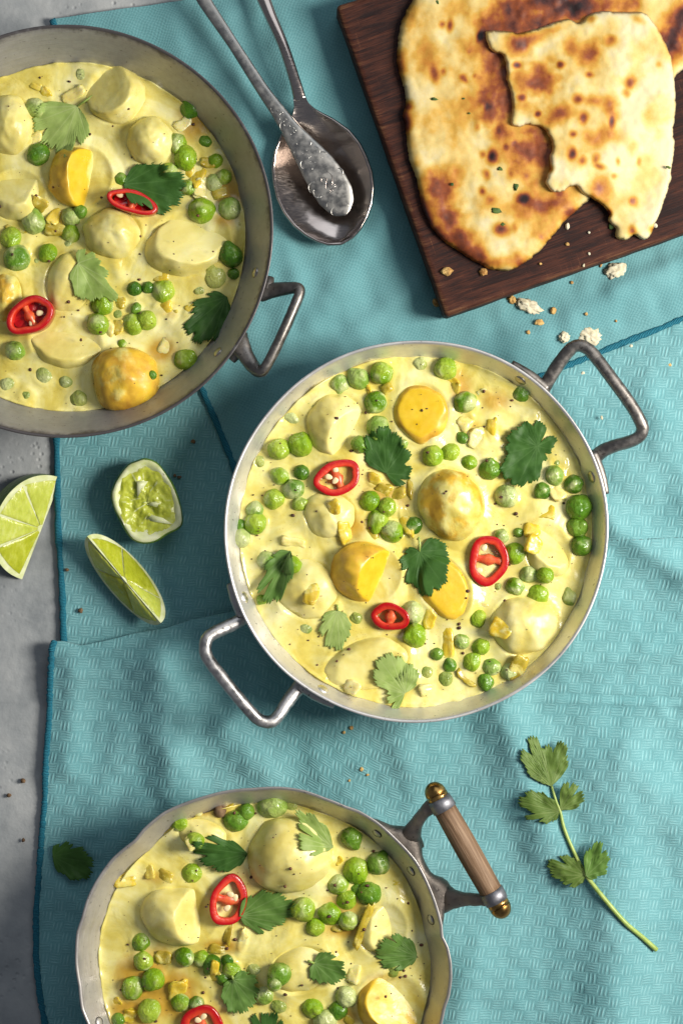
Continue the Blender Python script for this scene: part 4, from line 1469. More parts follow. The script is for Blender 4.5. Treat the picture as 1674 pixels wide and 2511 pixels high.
# ------------------------------------------------------------------ food data (pixels of the photograph)
# potatoes: x, y, rx, ry, rot, rz(mm), lift(mm) of the centre over the sauce, cuts [(nx,ny,nz,off)], coat, label
POT = {1: [
    (283, 232, 74, 74, 0, 17, -1.9, [(-.34, .30, .89, .52)], .95, 'thick sauce-coated potato slice against the upper rim of the large left pan', 'thick_potato_slice'),
    (20, 305, 62, 76, 0, 16, -2.4, [], 1.0, 'sauce-coated potato at left picture edge beside the top coriander leaf', 'coated_potato'),
    (370, 345, 62, 62, 0, 15, -2.4, [], .78, 'lumpy sauce-coated potato right of the thick slice in large pan', 'coated_potato'),
    (196, 430, 79, 77, 0, 17, -1.4, [(.76, -.10, .64, .30)], .12, 'halved golden potato with bright cut face above a red chilli slice', 'halved_potato'),
    (40, 478, 70, 66, 0, 16, -2.4, [(-.05, .55, .83, .50), (.9, 0, .43, .75)], .95, 'blocky sauce-coated potato at the left edge left of the golden half', 'coated_potato'),
    (276, 570, 74, 64, 0, 16, -2.4, [], .82, 'sauce-coated potato with black pepper flecks right below a chilli slice', 'coated_potato'),
    (460, 598, 108, 84, -18, 17, -2.4, [(.34, .36, .87, .42)], .97, 'large sauce-coated potato half with smooth pale top near right rim', 'halved_potato'),
    (172, 692, 66, 82, 18, 13, -4.4, [], 1.0, 'sauce-coated potato under the pale leaf in the large pan', 'coated_potato'),
    (14, 728, 46, 62, 0, 13, -2.4, [], .6, 'small browned potato at left edge above the chilli ring', 'coated_potato'),
    (162, 838, 92, 66, 8, 15, -3.4, [(.05, .42, .90, .36)], .97, 'sauce-coated potato half with flat top below the chilli ring', 'halved_potato'),
    (305, 930, 88, 81, 20, 17, 0, [], .34, 'whole golden yellow potato at the lower rim of the large pan', 'golden_potato')],
    2: [
    (1031, 1013, 72, 77, -10, 12, -3, [(.02, .05, 1.0, .64)], .10, 'round flat yellow potato slice near the top of the middle pan', 'potato_slice'),
    (1104, 1235, 80, 92, -18, 17, -1.9, [], .55, 'big golden potato half covered in sauce at centre of middle pan', 'coated_potato'),
    (897, 1404, 88, 78, 15, 17, -0.9, [(.80, -.12, .58, .42)], .05, 'golden skinned potato half left of a coriander leaf, middle pan', 'halved_potato'),
    (1088, 1440, 62, 88, -32, 10, -1.8, [(.10, .02, 1.0, .62)], .08, 'flat yellow potato slice tucked under the central coriander leaf', 'potato_slice'),
    (826, 1040, 82, 84, 10, 15, -4.4, [(.75, -.3, .6, .55)], 1.0, 'sauce-coated potato chunk above the oval chilli ring', 'coated_potato'),
    (1340, 1350, 58, 76, -15, 13, -3.4, [(.4, .3, .86, .5)], 1.0, 'sauce-coated potato near the right wall of the middle pan', 'coated_potato'),
    (1282, 1532, 88, 82, -20, 16, -4.4, [], 1.0, 'large smooth sauce-coated potato at the lower right of middle pan', 'coated_potato'),
    (808, 1262, 66, 60, 10, 11, -2.4, [], 1.0, 'low sauce-covered potato left of the small cluster of peas', 'coated_potato'),
    (750, 1446, 82, 76, 10, 12, -2.4, [], 1.0, 'sauce-covered potato right of the folded coriander leaf', 'coated_potato'),
    (900, 1628, 112, 66, -14, 11, -2.4, [(.0, -.2, .98, .66)], 1.0, 'wide sauce-covered potato above the lowest leaf in middle pan', 'coated_potato')],
    3: [
    (704, 2098, 104, 94, 0, 19, -1.4, [], .95, 'big round sauce-coated potato in the wooden-handled pan', 'coated_potato'),
    (440, 2246, 94, 74, 12, 17, -1.9, [(.80, .18, .57, .48)], .86, 'sauce-coated potato half left of the open chilli ring', 'halved_potato'),
    (935, 2278, 66, 74, 20, 12, -4.4, [(.5, .2, .84, .5)], .9, 'sauce-coated potato piece near right wall of wooden-handled pan', 'coated_potato'),
    (956, 2468, 86, 84, 10, 16, -2.4, [(.35, .45, .82, .36)], .06, 'halved bright yellow potato at the bottom picture edge', 'halved_potato'),
    (500, 2050, 74, 46, 20, 9, -2.4, [], 1.0, 'sauce-covered potato under the dark leaf at upper left', 'coated_potato'),
    (735, 2378, 86, 60, -20, 9, -2.4, [], 1.0, 'low sauce-covered potato under a leaf left of bottom yellow half', 'coated_potato')]}

# peas: x, y, r, kind (b bright, d dark, p pale, v veiled/sunken), variant
PEAS = {1: [(202, 180, 18, 'v'), (86, 265, 25, 'p'), (94, 378, 27, 'd'), (468, 264, 28, 'd'), (433, 351, 26, 'b'), (455, 386, 28, 'b'), (530, 394, 18, 'b'), (504, 346, 16, 'd'), (84, 545, 28, 'p'), (175, 531, 25, 'p'), (198, 520, 17, 'd'), (174, 571, 24, 'b'),
            (27, 582, 25, 'b'), (41, 633, 33, 'p'), (119, 621, 25, 'b'), (91, 641, 11, 'v'), (166, 601, 13, 'v'), (330, 708, 19, 'd'), (363, 705, 15, 'd'), (400, 712, 28, 'b'), (250, 748, 25, 'b'), (241, 795, 26, 'b'), (327, 794, 25, 'b'), (360, 786, 25, 'b'), (334, 756, 13, 'd'), (288, 770, 13, 'v'),
            (296, 440, 18, 'd'), (415, 419, 21, 'b'), (495, 515, 33, 'b'), (563, 511, 26, 'p'), (525, 446, 21, 'p'), (550, 433, 19, 'b'), (566, 626, 28, 'd'), (526, 676, 29, 'v'), (573, 671, 14, 'd'), (462, 460, 18, 'b'), (490, 711, 13, 'v'),
            (38, 860, 25, 'p'), (108, 918, 23, 'v'), (17, 942, 18, 'v'), (64, 969, 15, 'v'), (161, 934, 18, 'v'), (193, 977, 21, 'v'), (300, 844, 13, 'b'), (456, 882, 27, 'b'), (376, 922, 12, 'd')],
    2: [(833, 942, 25, 'p'), (878, 928, 26, 'p'), (935, 914, 27, 'b'), (1030, 892, 17, 'v'), (1092, 904, 28, 'b'), (921, 986, 26, 'b'), (925, 1048, 28, 'p'), (882, 1090, 21, 'd'), (1140, 986, 26, 'b'), (1133, 1074, 15, 'd'), (1061, 1119, 26, 'b'), (1104, 1109, 23, 'b'), (1150, 1135, 20, 'b'), (1200, 1151, 25, 'd'), (990, 1088, 15, 'b'),
        (907, 1228, 26, 'b'), (949, 1245, 23, 'b'), (926, 1278, 28, 'b'), (961, 1304, 27, 'b'), (1014, 1288, 24, 'd'), (1009, 1503, 28, 'p'), (1017, 1559, 28, 'b'), (1170, 1516, 24, 'b'), (1132, 1574, 19, 'p'), (1178, 1586, 21, 'b'), (1156, 1622, 23, 'b'), (1070, 1604, 16, 'd'), (872, 1516, 17, 'v'),
        (736, 1089, 31, 'b'), (684, 1101, 25, 'b'), (685, 1167, 22, 'b'), (739, 1159, 18, 'd'), (720, 1199, 25, 'p'), (711, 1022, 19, 'v'), (636, 1132, 15, 'v'), (764, 990, 18, 'v'), (673, 1224, 25, 'b'), (736, 1237, 19, 'b'), (625, 1251, 23, 'p'), (626, 1283, 28, 'b'), (590, 1319, 24, 'p'), (588, 1286, 16, 'd'),
        (654, 1375, 23, 'b'), (716, 1385, 23, 'b'), (748, 1539, 19, 'v'), (642, 1470, 12, 'b'), (1279, 963, 25, 'd'), (1241, 1216, 27, 'p'), (1359, 1166, 23, 'p'), (1330, 1202, 21, 'd'), (1406, 1187, 24, 'd'), (1419, 1244, 31, 'd'), (1366, 1135, 17, 'v'), (1415, 1292, 24, 'd'), (1425, 1337, 25, 'd'),
        (1263, 1357, 27, 'b'), (1229, 1315, 18, 'p'), (1298, 1407, 25, 'p'), (1335, 1410, 20, 'b'), (1262, 1439, 22, 'b'), (1319, 1460, 28, 'b'), (1398, 1466, 22, 'v'), (1271, 1306, 13, 'd'), (1206, 1636, 23, 'p'), (1251, 1647, 23, 'p'), (1190, 1671, 22, 'd'), (1045, 1649, 17, 'v'), (1092, 1664, 20, 'v'), (1102, 1631, 17, 'd'), (1221, 1439, 12, 'v')],
    3: [(469, 2144, 26, 'b'), (479, 2059, 22, 'b'), (441, 2020, 19, 'b'), (346, 2308, 24, 'b'), (351, 2357, 24, 'b'), (375, 2403, 28, 'b'), (325, 2424, 28, 'b'), (366, 2479, 28, 'b'), (453, 2346, 23, 'b'), (493, 2352, 21, 'b'), (519, 2365, 23, 'd'), (443, 2460, 23, 'b'), (482, 2463, 19, 'd'), (290, 2500, 16, 'd'),
        (666, 1976, 35, 'p'), (577, 2014, 28, 'p'), (603, 1991, 20, 'd'), (713, 1978, 19, 'v'), (862, 2055, 25, 'd'), (873, 2138, 33, 'b'), (828, 2170, 26, 'b'), (743, 2231, 29, 'b'), (808, 2242, 29, 'b'), (773, 2274, 23, 'b'), (854, 2258, 24, 'b'), (850, 2208, 26, 'b'), (928, 2118, 27, 'd'), (904, 2190, 28, 'd'), (874, 2181, 16, 'd'),
        (848, 2446, 26, 'p'), (766, 2474, 26, 'b'), (828, 2479, 23, 'd'), (797, 2504, 27, 'p'), (964, 2377, 24, 'v'), (568, 2380, 23, 'b'), (558, 2355, 15, 'd'), (686, 2384, 28, 'p'), (674, 2404, 19, 'd'), (627, 2380, 21, 'v'), (648, 2441, 23, 'p'), (687, 2467, 21, 'v'), (699, 2333, 13, 'v'), (548, 2400, 17, 'd')]}

# onion: x, y, length px, width px, rot, kind (y yellow, c creamy, o olive)
ONI = {1: [(86, 206, 34, 20, 25, 'y'), (112, 226, 38, 22, 55, 'y'), (180, 228, 60, 30, -25, 'c'), (88, 342, 30, 34, 0, 'c'), (44, 556, 62, 30, 12, 'o'), (136, 528, 46, 26, -60, 'y'), (136, 562, 60, 34, 10, 'o'), (495, 460, 42, 52, 5, 'c'), (457, 428, 30, 46, 10, 'y'), (484, 432, 30, 52, 25, 'y'), (466, 306, 70, 50, -40, 'c'),
           (384, 672, 66, 38, 5, 'y'), (395, 752, 48, 36, -10, 'y'), (290, 742, 36, 26, 0, 'o'), (464, 765, 26, 38, 15, 'y'), (572, 548, 40, 20, 22, 'o'), (410, 850, 40, 50, 30, 'c'), (290, 800, 26, 34, 0, 'y'), (265, 812, 26, 48, 15, 'c'), (545, 470, 46, 30, -20, 'o'), (510, 395, 34, 30, 0, 'o'), (100, 500, 36, 30, 40, 'o')],
    2: [(1108, 938, 36, 26, 20, 'y'), (1112, 965, 26, 50, 10, 'o'), (1170, 1077, 46, 50, 0, 'c'), (1204, 1050, 26, 52, 5, 'y'), (947, 951, 30, 24, -25, 'o'), (917, 1178, 34, 34, 10, 'y'), (846, 1304, 30, 52, -15, 'y'), (818, 1245, 30, 36, -10, 'y'), (894, 1304, 66, 44, 0, 'o'), (993, 1272, 26, 84, -15, 'y'), (972, 1212, 46, 30, -15, 'o'),
        (1096, 1578, 34, 84, -6, 'y'), (1052, 1521, 30, 44, 15, 'y'), (762, 1454, 36, 50, 10, 'y'), (1300, 1026, 44, 32, -35, 'c'), (1360, 1199, 34, 66, -30, 'c'), (1338, 1256, 50, 34, 0, 'y'), (1303, 1300, 38, 34, 0, 'y'), (1306, 1335, 40, 44, 20, 'y'), (1224, 1539, 50, 44, 20, 'y'), (862, 1682, 36, 34, 30, 'c'), (1178, 1490, 44, 28, 25, 'c'),
        (1268, 1638, 40, 66, 20, 'o'), (1146, 1664, 60, 24, 35, 'o'), (1045, 1690, 40, 26, -20, 'c'), (905, 958, 12, 40, -20, 'y'), (940, 1200, 40, 30, 30, 'o'), (1005, 1185, 16, 70, 5, 'o'), (1142, 1030, 40, 50, 30, 'c'), (720, 1330, 60, 24, 10, 'c')],
    3: [(308, 2155, 64, 40, 5, 'y'), (402, 2152, 46, 34, 15, 'o'), (434, 2436, 42, 60, 10, 'y'), (317, 2494, 32, 36, 20, 'y'), (528, 2370, 20, 36, 10, 'y'), (546, 1972, 52, 26, -12, 'o'), (536, 2328, 50, 24, 5, 'o'), (666, 2341, 26, 48, 10, 'c'), (866, 2390, 30, 44, 10, 'c'), (418, 2042, 30, 40, 10, 'y'), (890, 2270, 20, 110, 20, 'o'), (595, 2310, 22, 60, 15, 'c'), (478, 2060, 36, 30, -20, 'c'), (400, 2350, 40, 30, 0, 'o'), (515, 2395, 50, 24, 0, 'o'), (560, 2280, 20, 70, 10, 'o'), (865, 2500, 40, 40, 0, 'o')]}

# chilli: x, y, rx, ry, rot, tilt(deg towards down), thickness mm, label, seeds
CHI = {1: [(326, 497, 64, 29, 16, 8.0, 'red chilli ring half hidden under the dark leaf in large pan', [(-.5, -.3)]),
           (78, 776, 62, 44, -28, 10.0, 'red chilli ring at lower left of the large pan', [(-.05, .35), (.35, .1)])],
    2: [(827, 1171, 59, 43, -22, 3.6, 'oval red chilli ring at upper left of the middle pan', [(-.35, -.25), (.05, -.45), (-.1, .1)]),
        (1197, 1375, 49, 63, 8, 3.6, 'large round red chilli ring on the right of the middle pan', [(-.3, -.45), (-.35, .42)]),
        (956, 1513, 48, 34, 10, 4.2, 'small red chilli ring with two dark holes at lower middle', [])],
    3: [(560, 2210, 45, 64, 14, 4.0, 'open red chilli ring beside the coated half in wooden-handled pan', [(.05, -.25), (.3, -.2), (.0, .3)]),
        (494, 2520, 54, 52, 0, 3.8, 'red chilli ring cut by the bottom picture edge', [(.1, -.5), (-.2, -.3)])]}

# leaves: base, lobes [(tipx, tipy, width rad)], colour, stem end or None, label
LEAF = {1: [((190, 260), [(86, 300, .30), (96, 264, .22), (118, 352, .26), (150, 374, .24), (212, 336, .26)], 'pale', (238, 228), 'pale lobed coriander leaf above the golden half in large pan'),
            ((304, 452), [(345, 404, .26), (395, 402, .26), (448, 440, .24), (440, 490, .24), (405, 520, .24), (335, 498, .3)], 'dark', None, 'dark green coriander leaf over a chilli ring in large pan'),
            ((192, 645), [(198, 612, .4), (234, 630, .3), (258, 682, .2), (288, 730, .18), (235, 730, .24), (190, 726, .28), (176, 690, .3)], 'pale', None, 'pale coriander leaf at the centre of the large pan'),
            ((556, 728), [(522, 716, .24), (478, 752, .25), (458, 808, .2), (485, 838, .18), (520, 832, .2), (556, 800, .22), (560, 770, .22)], 'dark', None, 'broad coriander leaf near the lower right wall of large pan')],
    2: [((946, 1160), [(896, 1120, .26), (905, 1068, .22), (940, 1050, .2), (978, 1072, .2), (990, 1100, .24), (1002, 1166, .35), (985, 1190, .3)], 'dark', None, 'dark coriander leaf below the round potato slice, middle pan'),
        ((1316, 1094), [(1332, 1040, .3), (1360, 1072, .28), (1350, 1102, .25), (1252, 1062, .28), (1276, 1046, .22), (1232, 1160, .24), (1268, 1188, .22), (1310, 1178, .2), (1330, 1130, .25), (1246, 1110, .24)], 'dark', None, 'large coriander leaf at the upper right of the middle pan'),
        ((1028, 1352), [(986, 1382, .3), (1000, 1345, .3), (1010, 1430, .22), (1042, 1458, .22), (1084, 1432, .2), (1095, 1385, .22), (1092, 1348, .24), (1060, 1320, .24)], 'dark', (1026, 1316), 'coriander leaf in the very middle of the middle pan'),
        ((712, 1352), [(682, 1352, .2), (655, 1400, .2), (632, 1444, .16), (652, 1474, .14), (688, 1470, .14), (704, 1430, .14), (712, 1420, .14)], 'mid', None, 'folded coriander leaf near the left wall of middle pan'),
        ((827, 1497), [(792, 1514, .3), (786, 1550, .22), (805, 1584, .2), (832, 1592, .18), (852, 1562, .2), (860, 1534, .24), (850, 1512, .26)], 'pale', (826, 1482), 'pale fan-shaped coriander leaf at lower left of middle pan'),
        ((992, 1700), [(955, 1604, .17), (930, 1618, .14), (980, 1612, .12), (916, 1655, .16), (922, 1678, .14), (1000, 1630, .18), (1026, 1652, .2), (1020, 1676, .2), (953, 1694, .26), (952, 1718, .22), (967, 1738, .24)], 'pale', None, 'pale lobed coriander leaf at the bottom of middle pan')],
    3: [((606, 2094), [(474, 2076, .17), (520, 2048, .17), (560, 2062, .2), (500, 2118, .17), (530, 2130, .15), (560, 2138, .16), (582, 2124, .22)], 'dark', None, 'dark coriander leaf left of the big round coated potato'),
        ((816, 2078), [(726, 1992, .13), (736, 2018, .12), (765, 1996, .12), (790, 2020, .16), (735, 2052, .16), (738, 2072, .14), (772, 2100, .18), (796, 2088, .2)], 'pale', None, 'pale split coriander leaf right of the big round coated potato'),
        ((588, 2246), [(606, 2202, .24), (652, 2188, .16), (690, 2196, .14), (720, 2216, .13), (716, 2240, .12), (694, 2264, .14), (640, 2290, .16), (606, 2270, .22), (668, 2274, .12)], 'mid', None, 'grey-green coriander leaf right of the open chilli ring'),
        ((571, 2402), [(548, 2420, .3), (546, 2450, .22), (568, 2480, .2), (598, 2480, .18), (622, 2462, .17), (628, 2436, .18), (626, 2400, .2), (600, 2382, .28)], 'mid', (568, 2392), 'coriander leaf above the bottom edge, right of the lowest chilli'),
        ((655, 2560), [(618, 2494, .2), (650, 2488, .18), (672, 2486, .18), (694, 2510, .2), (616, 2520, .2)], 'dark', None, 'dark coriander leaf cut off by the bottom picture edge'),
        ((770, 2362), [(790, 2336, .3), (812, 2340, .22), (840, 2370, .2), (846, 2390, .17), (822, 2410, .18), (790, 2408, .2), (762, 2398, .28), (760, 2380, .25)], 'mid', (754, 2356), 'small shiny coriander leaf above the bottom yellow half'),
        ((1022, 2346), [(1000, 2302, .24), (968, 2292, .2), (938, 2310, .18), (924, 2340, .16), (938, 2366, .16), (980, 2380, .18), (1005, 2366, .24)], 'mid', None, 'round coriander leaf near the right wall of wooden-handled pan')]}

HUMPS = {1: [(100, 180, 60, 30, 0, 1.2), (330, 640, 60, 60, 0, 1.2), (60, 900, 70, 30, 10, .8), (430, 800, 70, 50, 30, 1.6), (480, 330, 60, 60, 0, 1.5), (330, 290, 40, 40, 0, 1.0)],
    2: [(700, 1000, 40, 90, 30, 1.2), (660, 1400, 50, 70, 0, .8), (1230, 940, 60, 60, 0, 1.0), (1180, 1420, 40, 40, 0, .8), (1330, 1070, 60, 80, 0, .8), (930, 1420, 60, 60, 0, 1.0), (1000, 1600, 50, 50, 0, .8), (700, 1560, 90, 50, 40, .8)],
    3: [(310, 2260, 60, 90, 0, 1.0), (950, 2180, 60, 80, -30, 1.5), (620, 2330, 80, 40, 0, 1.3), (330, 2100, 60, 40, -40, 1.2), (800, 2340, 50, 50, 0, 1.0)]}
OILS = {1: [(480, 300, 55, 60, .7), (560, 470, 40, 70, .8), (555, 540, 40, 30, .7), (395, 860, 45, 40, .8), (420, 770, 40, 30, .45), (140, 530, 50, 40, .45), (20, 640, 30, 30, .3), (520, 450, 40, 40, .5), (480, 690, 40, 30, .35)],
    2: [(1215, 985, 60, 40, .65), (1130, 960, 40, 60, .7), (1160, 1050, 40, 40, .45), (940, 1215, 70, 40, .6), (860, 1290, 60, 40, .65), (990, 1220, 40, 60, .5), (640, 1290, 80, 30, .3), (1310, 1310, 60, 50, .45), (1060, 1540, 50, 50, .4), (820, 1180, 40, 50, .3), (1250, 1660, 40, 30, .5)],
    3: [(350, 2400, 70, 70, 1.0), (420, 2440, 80, 70, .9), (380, 2340, 60, 40, .6), (320, 2480, 60, 40, .9), (840, 2220, 60, 40, .7), (850, 2280, 60, 25, .8), (870, 2080, 60, 60, .35), (545, 2320, 60, 25, .7), (940, 2400, 70, 30, .5), (520, 1990, 50, 20, .6), (390, 2150, 60, 25, .5), (850, 2490, 40, 40, .7), (980, 2150, 40, 90, .3)]}


r0_ = random.Random(55)
for pi_ in (1, 2, 3):
    for (ox, oy, rx, ry, it) in OILS[pi_]:
        for q_ in range(2):
            x_, y_ = ox + r0_.uniform(-.8, .8) * rx, oy + r0_.uniform(-.8, .8) * ry
            if y_ < 2500 and x_ > 10 and all(math.hypot(x_ - s_[0], y_ - s_[1]) > 30 for s_ in ONI[pi_]) and all(math.hypot(x_ - s_[0], y_ - s_[1]) > s_[2] + 8 for s_ in PEAS[pi_]) and all(math.hypot((x_ - s_[0]) / s_[2], (y_ - s_[1]) / s_[3]) > 1.1 for s_ in POT[pi_]):
                ONI[pi_].append((round(x_), round(y_), r0_.randint(18, 38), r0_.randint(14, 26), r0_.randint(-80, 80), r0_.choice('yoocc')))


def food_h(p, x, y):
    """height of the food surface at world x,y (arrays)"""
    h = np.full(np.shape(x), p.zs)
    if hasattr(p, 'grid'):
        th = np.arctan2(y - p.c.y, x - p.c.x) % (2 * math.pi)
        rr = np.hypot(x - p.c.x, y - p.c.y)
        nr_, nt_ = p.grid.shape
        jt = np.floor(th / (2 * math.pi) * nt_).astype(int) % nt_
        ir = np.clip(rr / p.rw[jt] * (nr_ - 1), 0, nr_ - 1).astype(int)
        h = p.grid[ir, jt].copy()
    for (bx, by, rx, ry, ro, zc, rz, zcap) in p.blobs:
        c, s = math.cos(ro), math.sin(ro)
        dx, dy = x - bx, y - by
        q = ((dx * c + dy * s) / rx) ** 2 + ((-dx * s + dy * c) / ry) ** 2
        t = np.where(q < 1, np.minimum(zcap, zc + rz * np.sqrt(np.clip(1 - q, 0, 1))), -1)
        h = np.maximum(h, t)
    return h


def sphere_dirs(nu, nv):
    d = []
    for i in range(nu):
        ph_ = math.pi * (i + .0) / (nu - 1)
        for j in range(nv):
            th = 2 * math.pi * j / nv
            d.append((math.sin(ph_) * math.cos(th), math.sin(ph_) * math.sin(th), math.cos(ph_)))
    return np.array(d), [tuple(q) for q in grid_faces(nu, nv, wrap_v=True)]


SD, SF = sphere_dirs(38, 60)


def potato(p, spec, seed):
    x, y, rx, ry, rot, rz, liftmm, cuts, coat, label, name = spec
    z = p.zs + liftmm * MM
    c = P(x, y, z + rz * .4 * MM); c.z = z
    d = SD.copy()
    lump = np.array([noise.fractal(Vector((a * 1.1 + seed * 7, b * 1.1, e * 1.1)), 1, 2, 3) for a, b, e in d])
    pts_ = d * (1 + .12 * lump)[:, None]
    flesh = np.zeros(len(d))
    for (nx_, ny_, nz_, off) in cuts:
        nv_ = np.array([nx_, ny_, nz_]); nv_ = nv_ / np.linalg.norm(nv_)
        t = pts_ @ nv_ - off
        k = t > 0
        wob = .012 * np.array([noise.fractal(Vector((a * 2.5 + seed, b * 2.5, e * 2.5)), 1, 2, 3) for a, b, e in d])
        soft = .05 * (1 - np.exp(-np.maximum(t, 0) / .05))
        pts_ = np.where(k[:, None], pts_ - nv_[None, :] * (t - soft * .5 - wob * smooth(0, .1, t))[:, None], pts_)
        flesh = np.maximum(flesh, smooth(0.0, .05, t))
    ro = -math.radians(rot)
    RX, RY, RZ = PX(rx, z), PX(ry, z), rz * MM
    q = pts_ * np.array([RX, RY, RZ])
    cs, sn = math.cos(ro), math.sin(ro)
    qx = q[:, 0] * cs - q[:, 1] * sn
    qy = q[:, 0] * sn + q[:, 1] * cs
    W = np.stack([qx + c.x, qy + c.y, q[:, 2] + c.z], 1)
    cn = np.array([noise.fractal(Vector((a * 1.7 + seed * 3, b * 1.7, e * 1.7)), 1, 2, 4) for a, b, e in d])
    low = smooth(.006, .0005, W[:, 2] - p.zs) * (.55 if coat < .3 else .3)
    coat = .86 if coat > .7 else coat
    ct = np.clip(coat + cn * .5 * (1 - abs(2 * coat - 1)) + low * (coat > -1), 0, 1.3)
    zcap = W[:, 2].max() if not cuts else np.percentile(W[:, 2][W[:, 2] > p.zs], 88)
    p.blobs.append((c.x, c.y, RX, RY, ro, c.z, RZ, zcap))
    return solo(name, [tuple(v) for v in W], SF, MATS['potato_coated' if coat > .7 else 'potato'], label, 'potato', 'potatoes in the curry', attrs={'coat': ct, 'flesh': flesh})


# pea meshes
def pea_mesh(i):
    d, f_ = sphere_dirs(18, 26)
    V = []
    r_ = random.Random(i)
    dim = Vector((r_.uniform(-1, 1), r_.uniform(-1, 1), r_.uniform(-.2, .8))).normalized()
    for a in d:
        v = Vector(a)
        k = 1 + .085 * noise.fractal(v * 1.5 + Vector((i * 5, 0, 0)), 1, 2, 2)
        t = v.dot(dim)
        if i % 4 == 1:
            k += .30 * max(0, (t - .86) / .14) ** 1.6          # pointed
        elif i % 4 == 2:
            k -= .10 * max(0, (t - .78) / .22) ** 1.2          # dimple
        elif i % 4 == 3:
            w = v.dot(Vector((-dim.y, dim.x, 0)).normalized()) if (dim.x or dim.y) else v.x
            k -= .06 * math.exp(-(w / .08) ** 2) * max(0, t)   # seam
        V.append(v * k)
    return V, f_


PEA_DATA = {}
KIND = {'b': ('pea_bright', 'bright green pea'), 'd': ('pea_dark', 'dark green pea'), 'p': ('pea_pale', 'sauce-streaked pea'), 'v': ('pea_veil', 'sunken sauce-covered pea')}
PANNAME = {1: 'large left pan', 2: 'middle pan', 3: 'wooden-handled pan'}


def leaf_mesh(base, lobes, z, seed, curl=.0015, zfun=None, teeth_px=4.6):
    bx, by = base
    L = [(tx - bx, ty - by, w) for tx, ty, w in lobes]
    mx = sum(l[0] for l in L); my = sum(l[1] for l in L)
    m0 = math.atan2(my, mx)
    la = []
    for dx, dy, w in L:
        a = math.atan2(dy, dx) - m0
        a = math.atan2(math.sin(a), math.cos(a))
        la.append((a, math.hypot(dx, dy), w))
    la.sort()
    lo = la[0][0] - max(.28, la[0][2] * 1.5)
    hi = la[-1][0] + max(.28, la[-1][2] * 1.5)
    NA = 220
    gaps = sorted([la[k + 1][0] - la[k][0] for k in range(len(la) - 1)], reverse=True)
    deep = gaps[min(1, len(gaps) - 1)]
    NR = 12
    V, A = [], []
    ph_ = seed * 1.7
    mean = sum(l[1] for l in la) / len(la)
    maxl = max(l[1] for l in la)
    acc = 0.0
    prev = None
    for i in range(NA):
        a = lo + (hi - lo) * i / (NA - 1)
        if a <= la[0][0]:
            f_ = (la[0][0] - a) / (la[0][0] - lo)
            r = la[0][1] * math.cos(f_ * math.pi / 2) ** .55
        elif a >= la[-1][0]:
            f_ = (a - la[-1][0]) / (hi - la[-1][0])
            r = la[-1][1] * max(0, math.cos(f_ * math.pi / 2)) ** .55
        else:
            for (a0_, l0_, w0_), (a1_, l1_, w1_) in zip(la[:-1], la[1:]):
                if a0_ <= a <= a1_:
                    gap = max(1e-4, a1_ - a0_)
                    f_ = (a - a0_) / gap
                    nt_ = (.34 if gap >= deep - 1e-6 else .11) * (1 + .35 * math.sin(seed * 5 + a0_ * 9))
                    r = (l0_ + (l1_ - l0_) * (f_ * f_ * (3 - 2 * f_))) * (1 - nt_ * math.exp(-((f_ - .5) / .13) ** 2)) * (1 + .14 * min(1, gap * 1.5) * math.sin(math.pi * f_) ** .8)
                    break
        r = max(r, mean * .03)
        e = min(i, NA - 1 - i) / (NA - 1)
        r *= min(1, .05 + e * 30) ** .5
        acc += r * (hi - lo) / (NA - 1)
        tooth = abs(math.sin(acc * math.pi / (teeth_px * 1.55) + .5 * noise.noise(Vector((acc * .05, seed, 0)))))
        r *= 1 + (.075 * tooth - .05) * (1 if r > mean * .3 else 0)
        vn = 0
        for (ai, li, wi) in la:
            vn = max(vn, 1 - abs(a - ai) / .05)
        for j in range(NR + 1):
            t = (j / NR) ** .85
            rr = r * t
            px_ = bx + rr * math.cos(a + m0)
            py_ = by + rr * math.sin(a + m0)
            mv = 0
            for (ai, li, wi) in la:
                dd = abs(math.sin(a - ai)) * rr
                if rr < li * .97 and abs(a - ai) < .6:
                    mv = max(mv, math.exp(-(dd / 1.5) ** 2) * (1 - .5 * t))
                    # side veins
                    sv = abs(((rr * math.cos(a - ai) - dd * 1.1) / 15.0) % 1 - .5) * 2
                    mv = max(mv, .16 * max(0, 1 - sv * 5.5) * (1 if dd < li * wi * .9 else 0))
            V.append((px_, py_, rr / maxl, a)); A.append(mv)
    F = grid_faces(NA, NR + 1)
    P0 = []
    xs = np.array([v[0] for v in V]); ys = np.array([v[1] for v in V])
    wv = np.array([noise.fractal(Vector((a * .022, b * .022, seed)), 1, 2, 3) for a, b in zip(xs, ys)])
    zz = np.full(len(V), 0.0) + curl * .9 * wv * np.array([.3 + v[2] for v in V]) + curl * .8 * np.array([v[2] ** 2 for v in V]) * np.sign(math.sin(seed * 3.1) + .4) 
    if zfun is not None:
        wx = np.array([P(a, b, z).x for a, b in zip(xs, ys)]); wy = np.array([P(a, b, z).y for a, b in zip(xs, ys)])
        H = zfun(wx, wy)
        plane = np.percentile(H, 62)
        zz = np.maximum(plane + .0012 + zz, H + .0009)
    else:
        zz = z + zz
    for a, b, c_ in zip(xs, ys, zz):
        P0.append(P(a, b, float(c_)))
    return P0, F, A


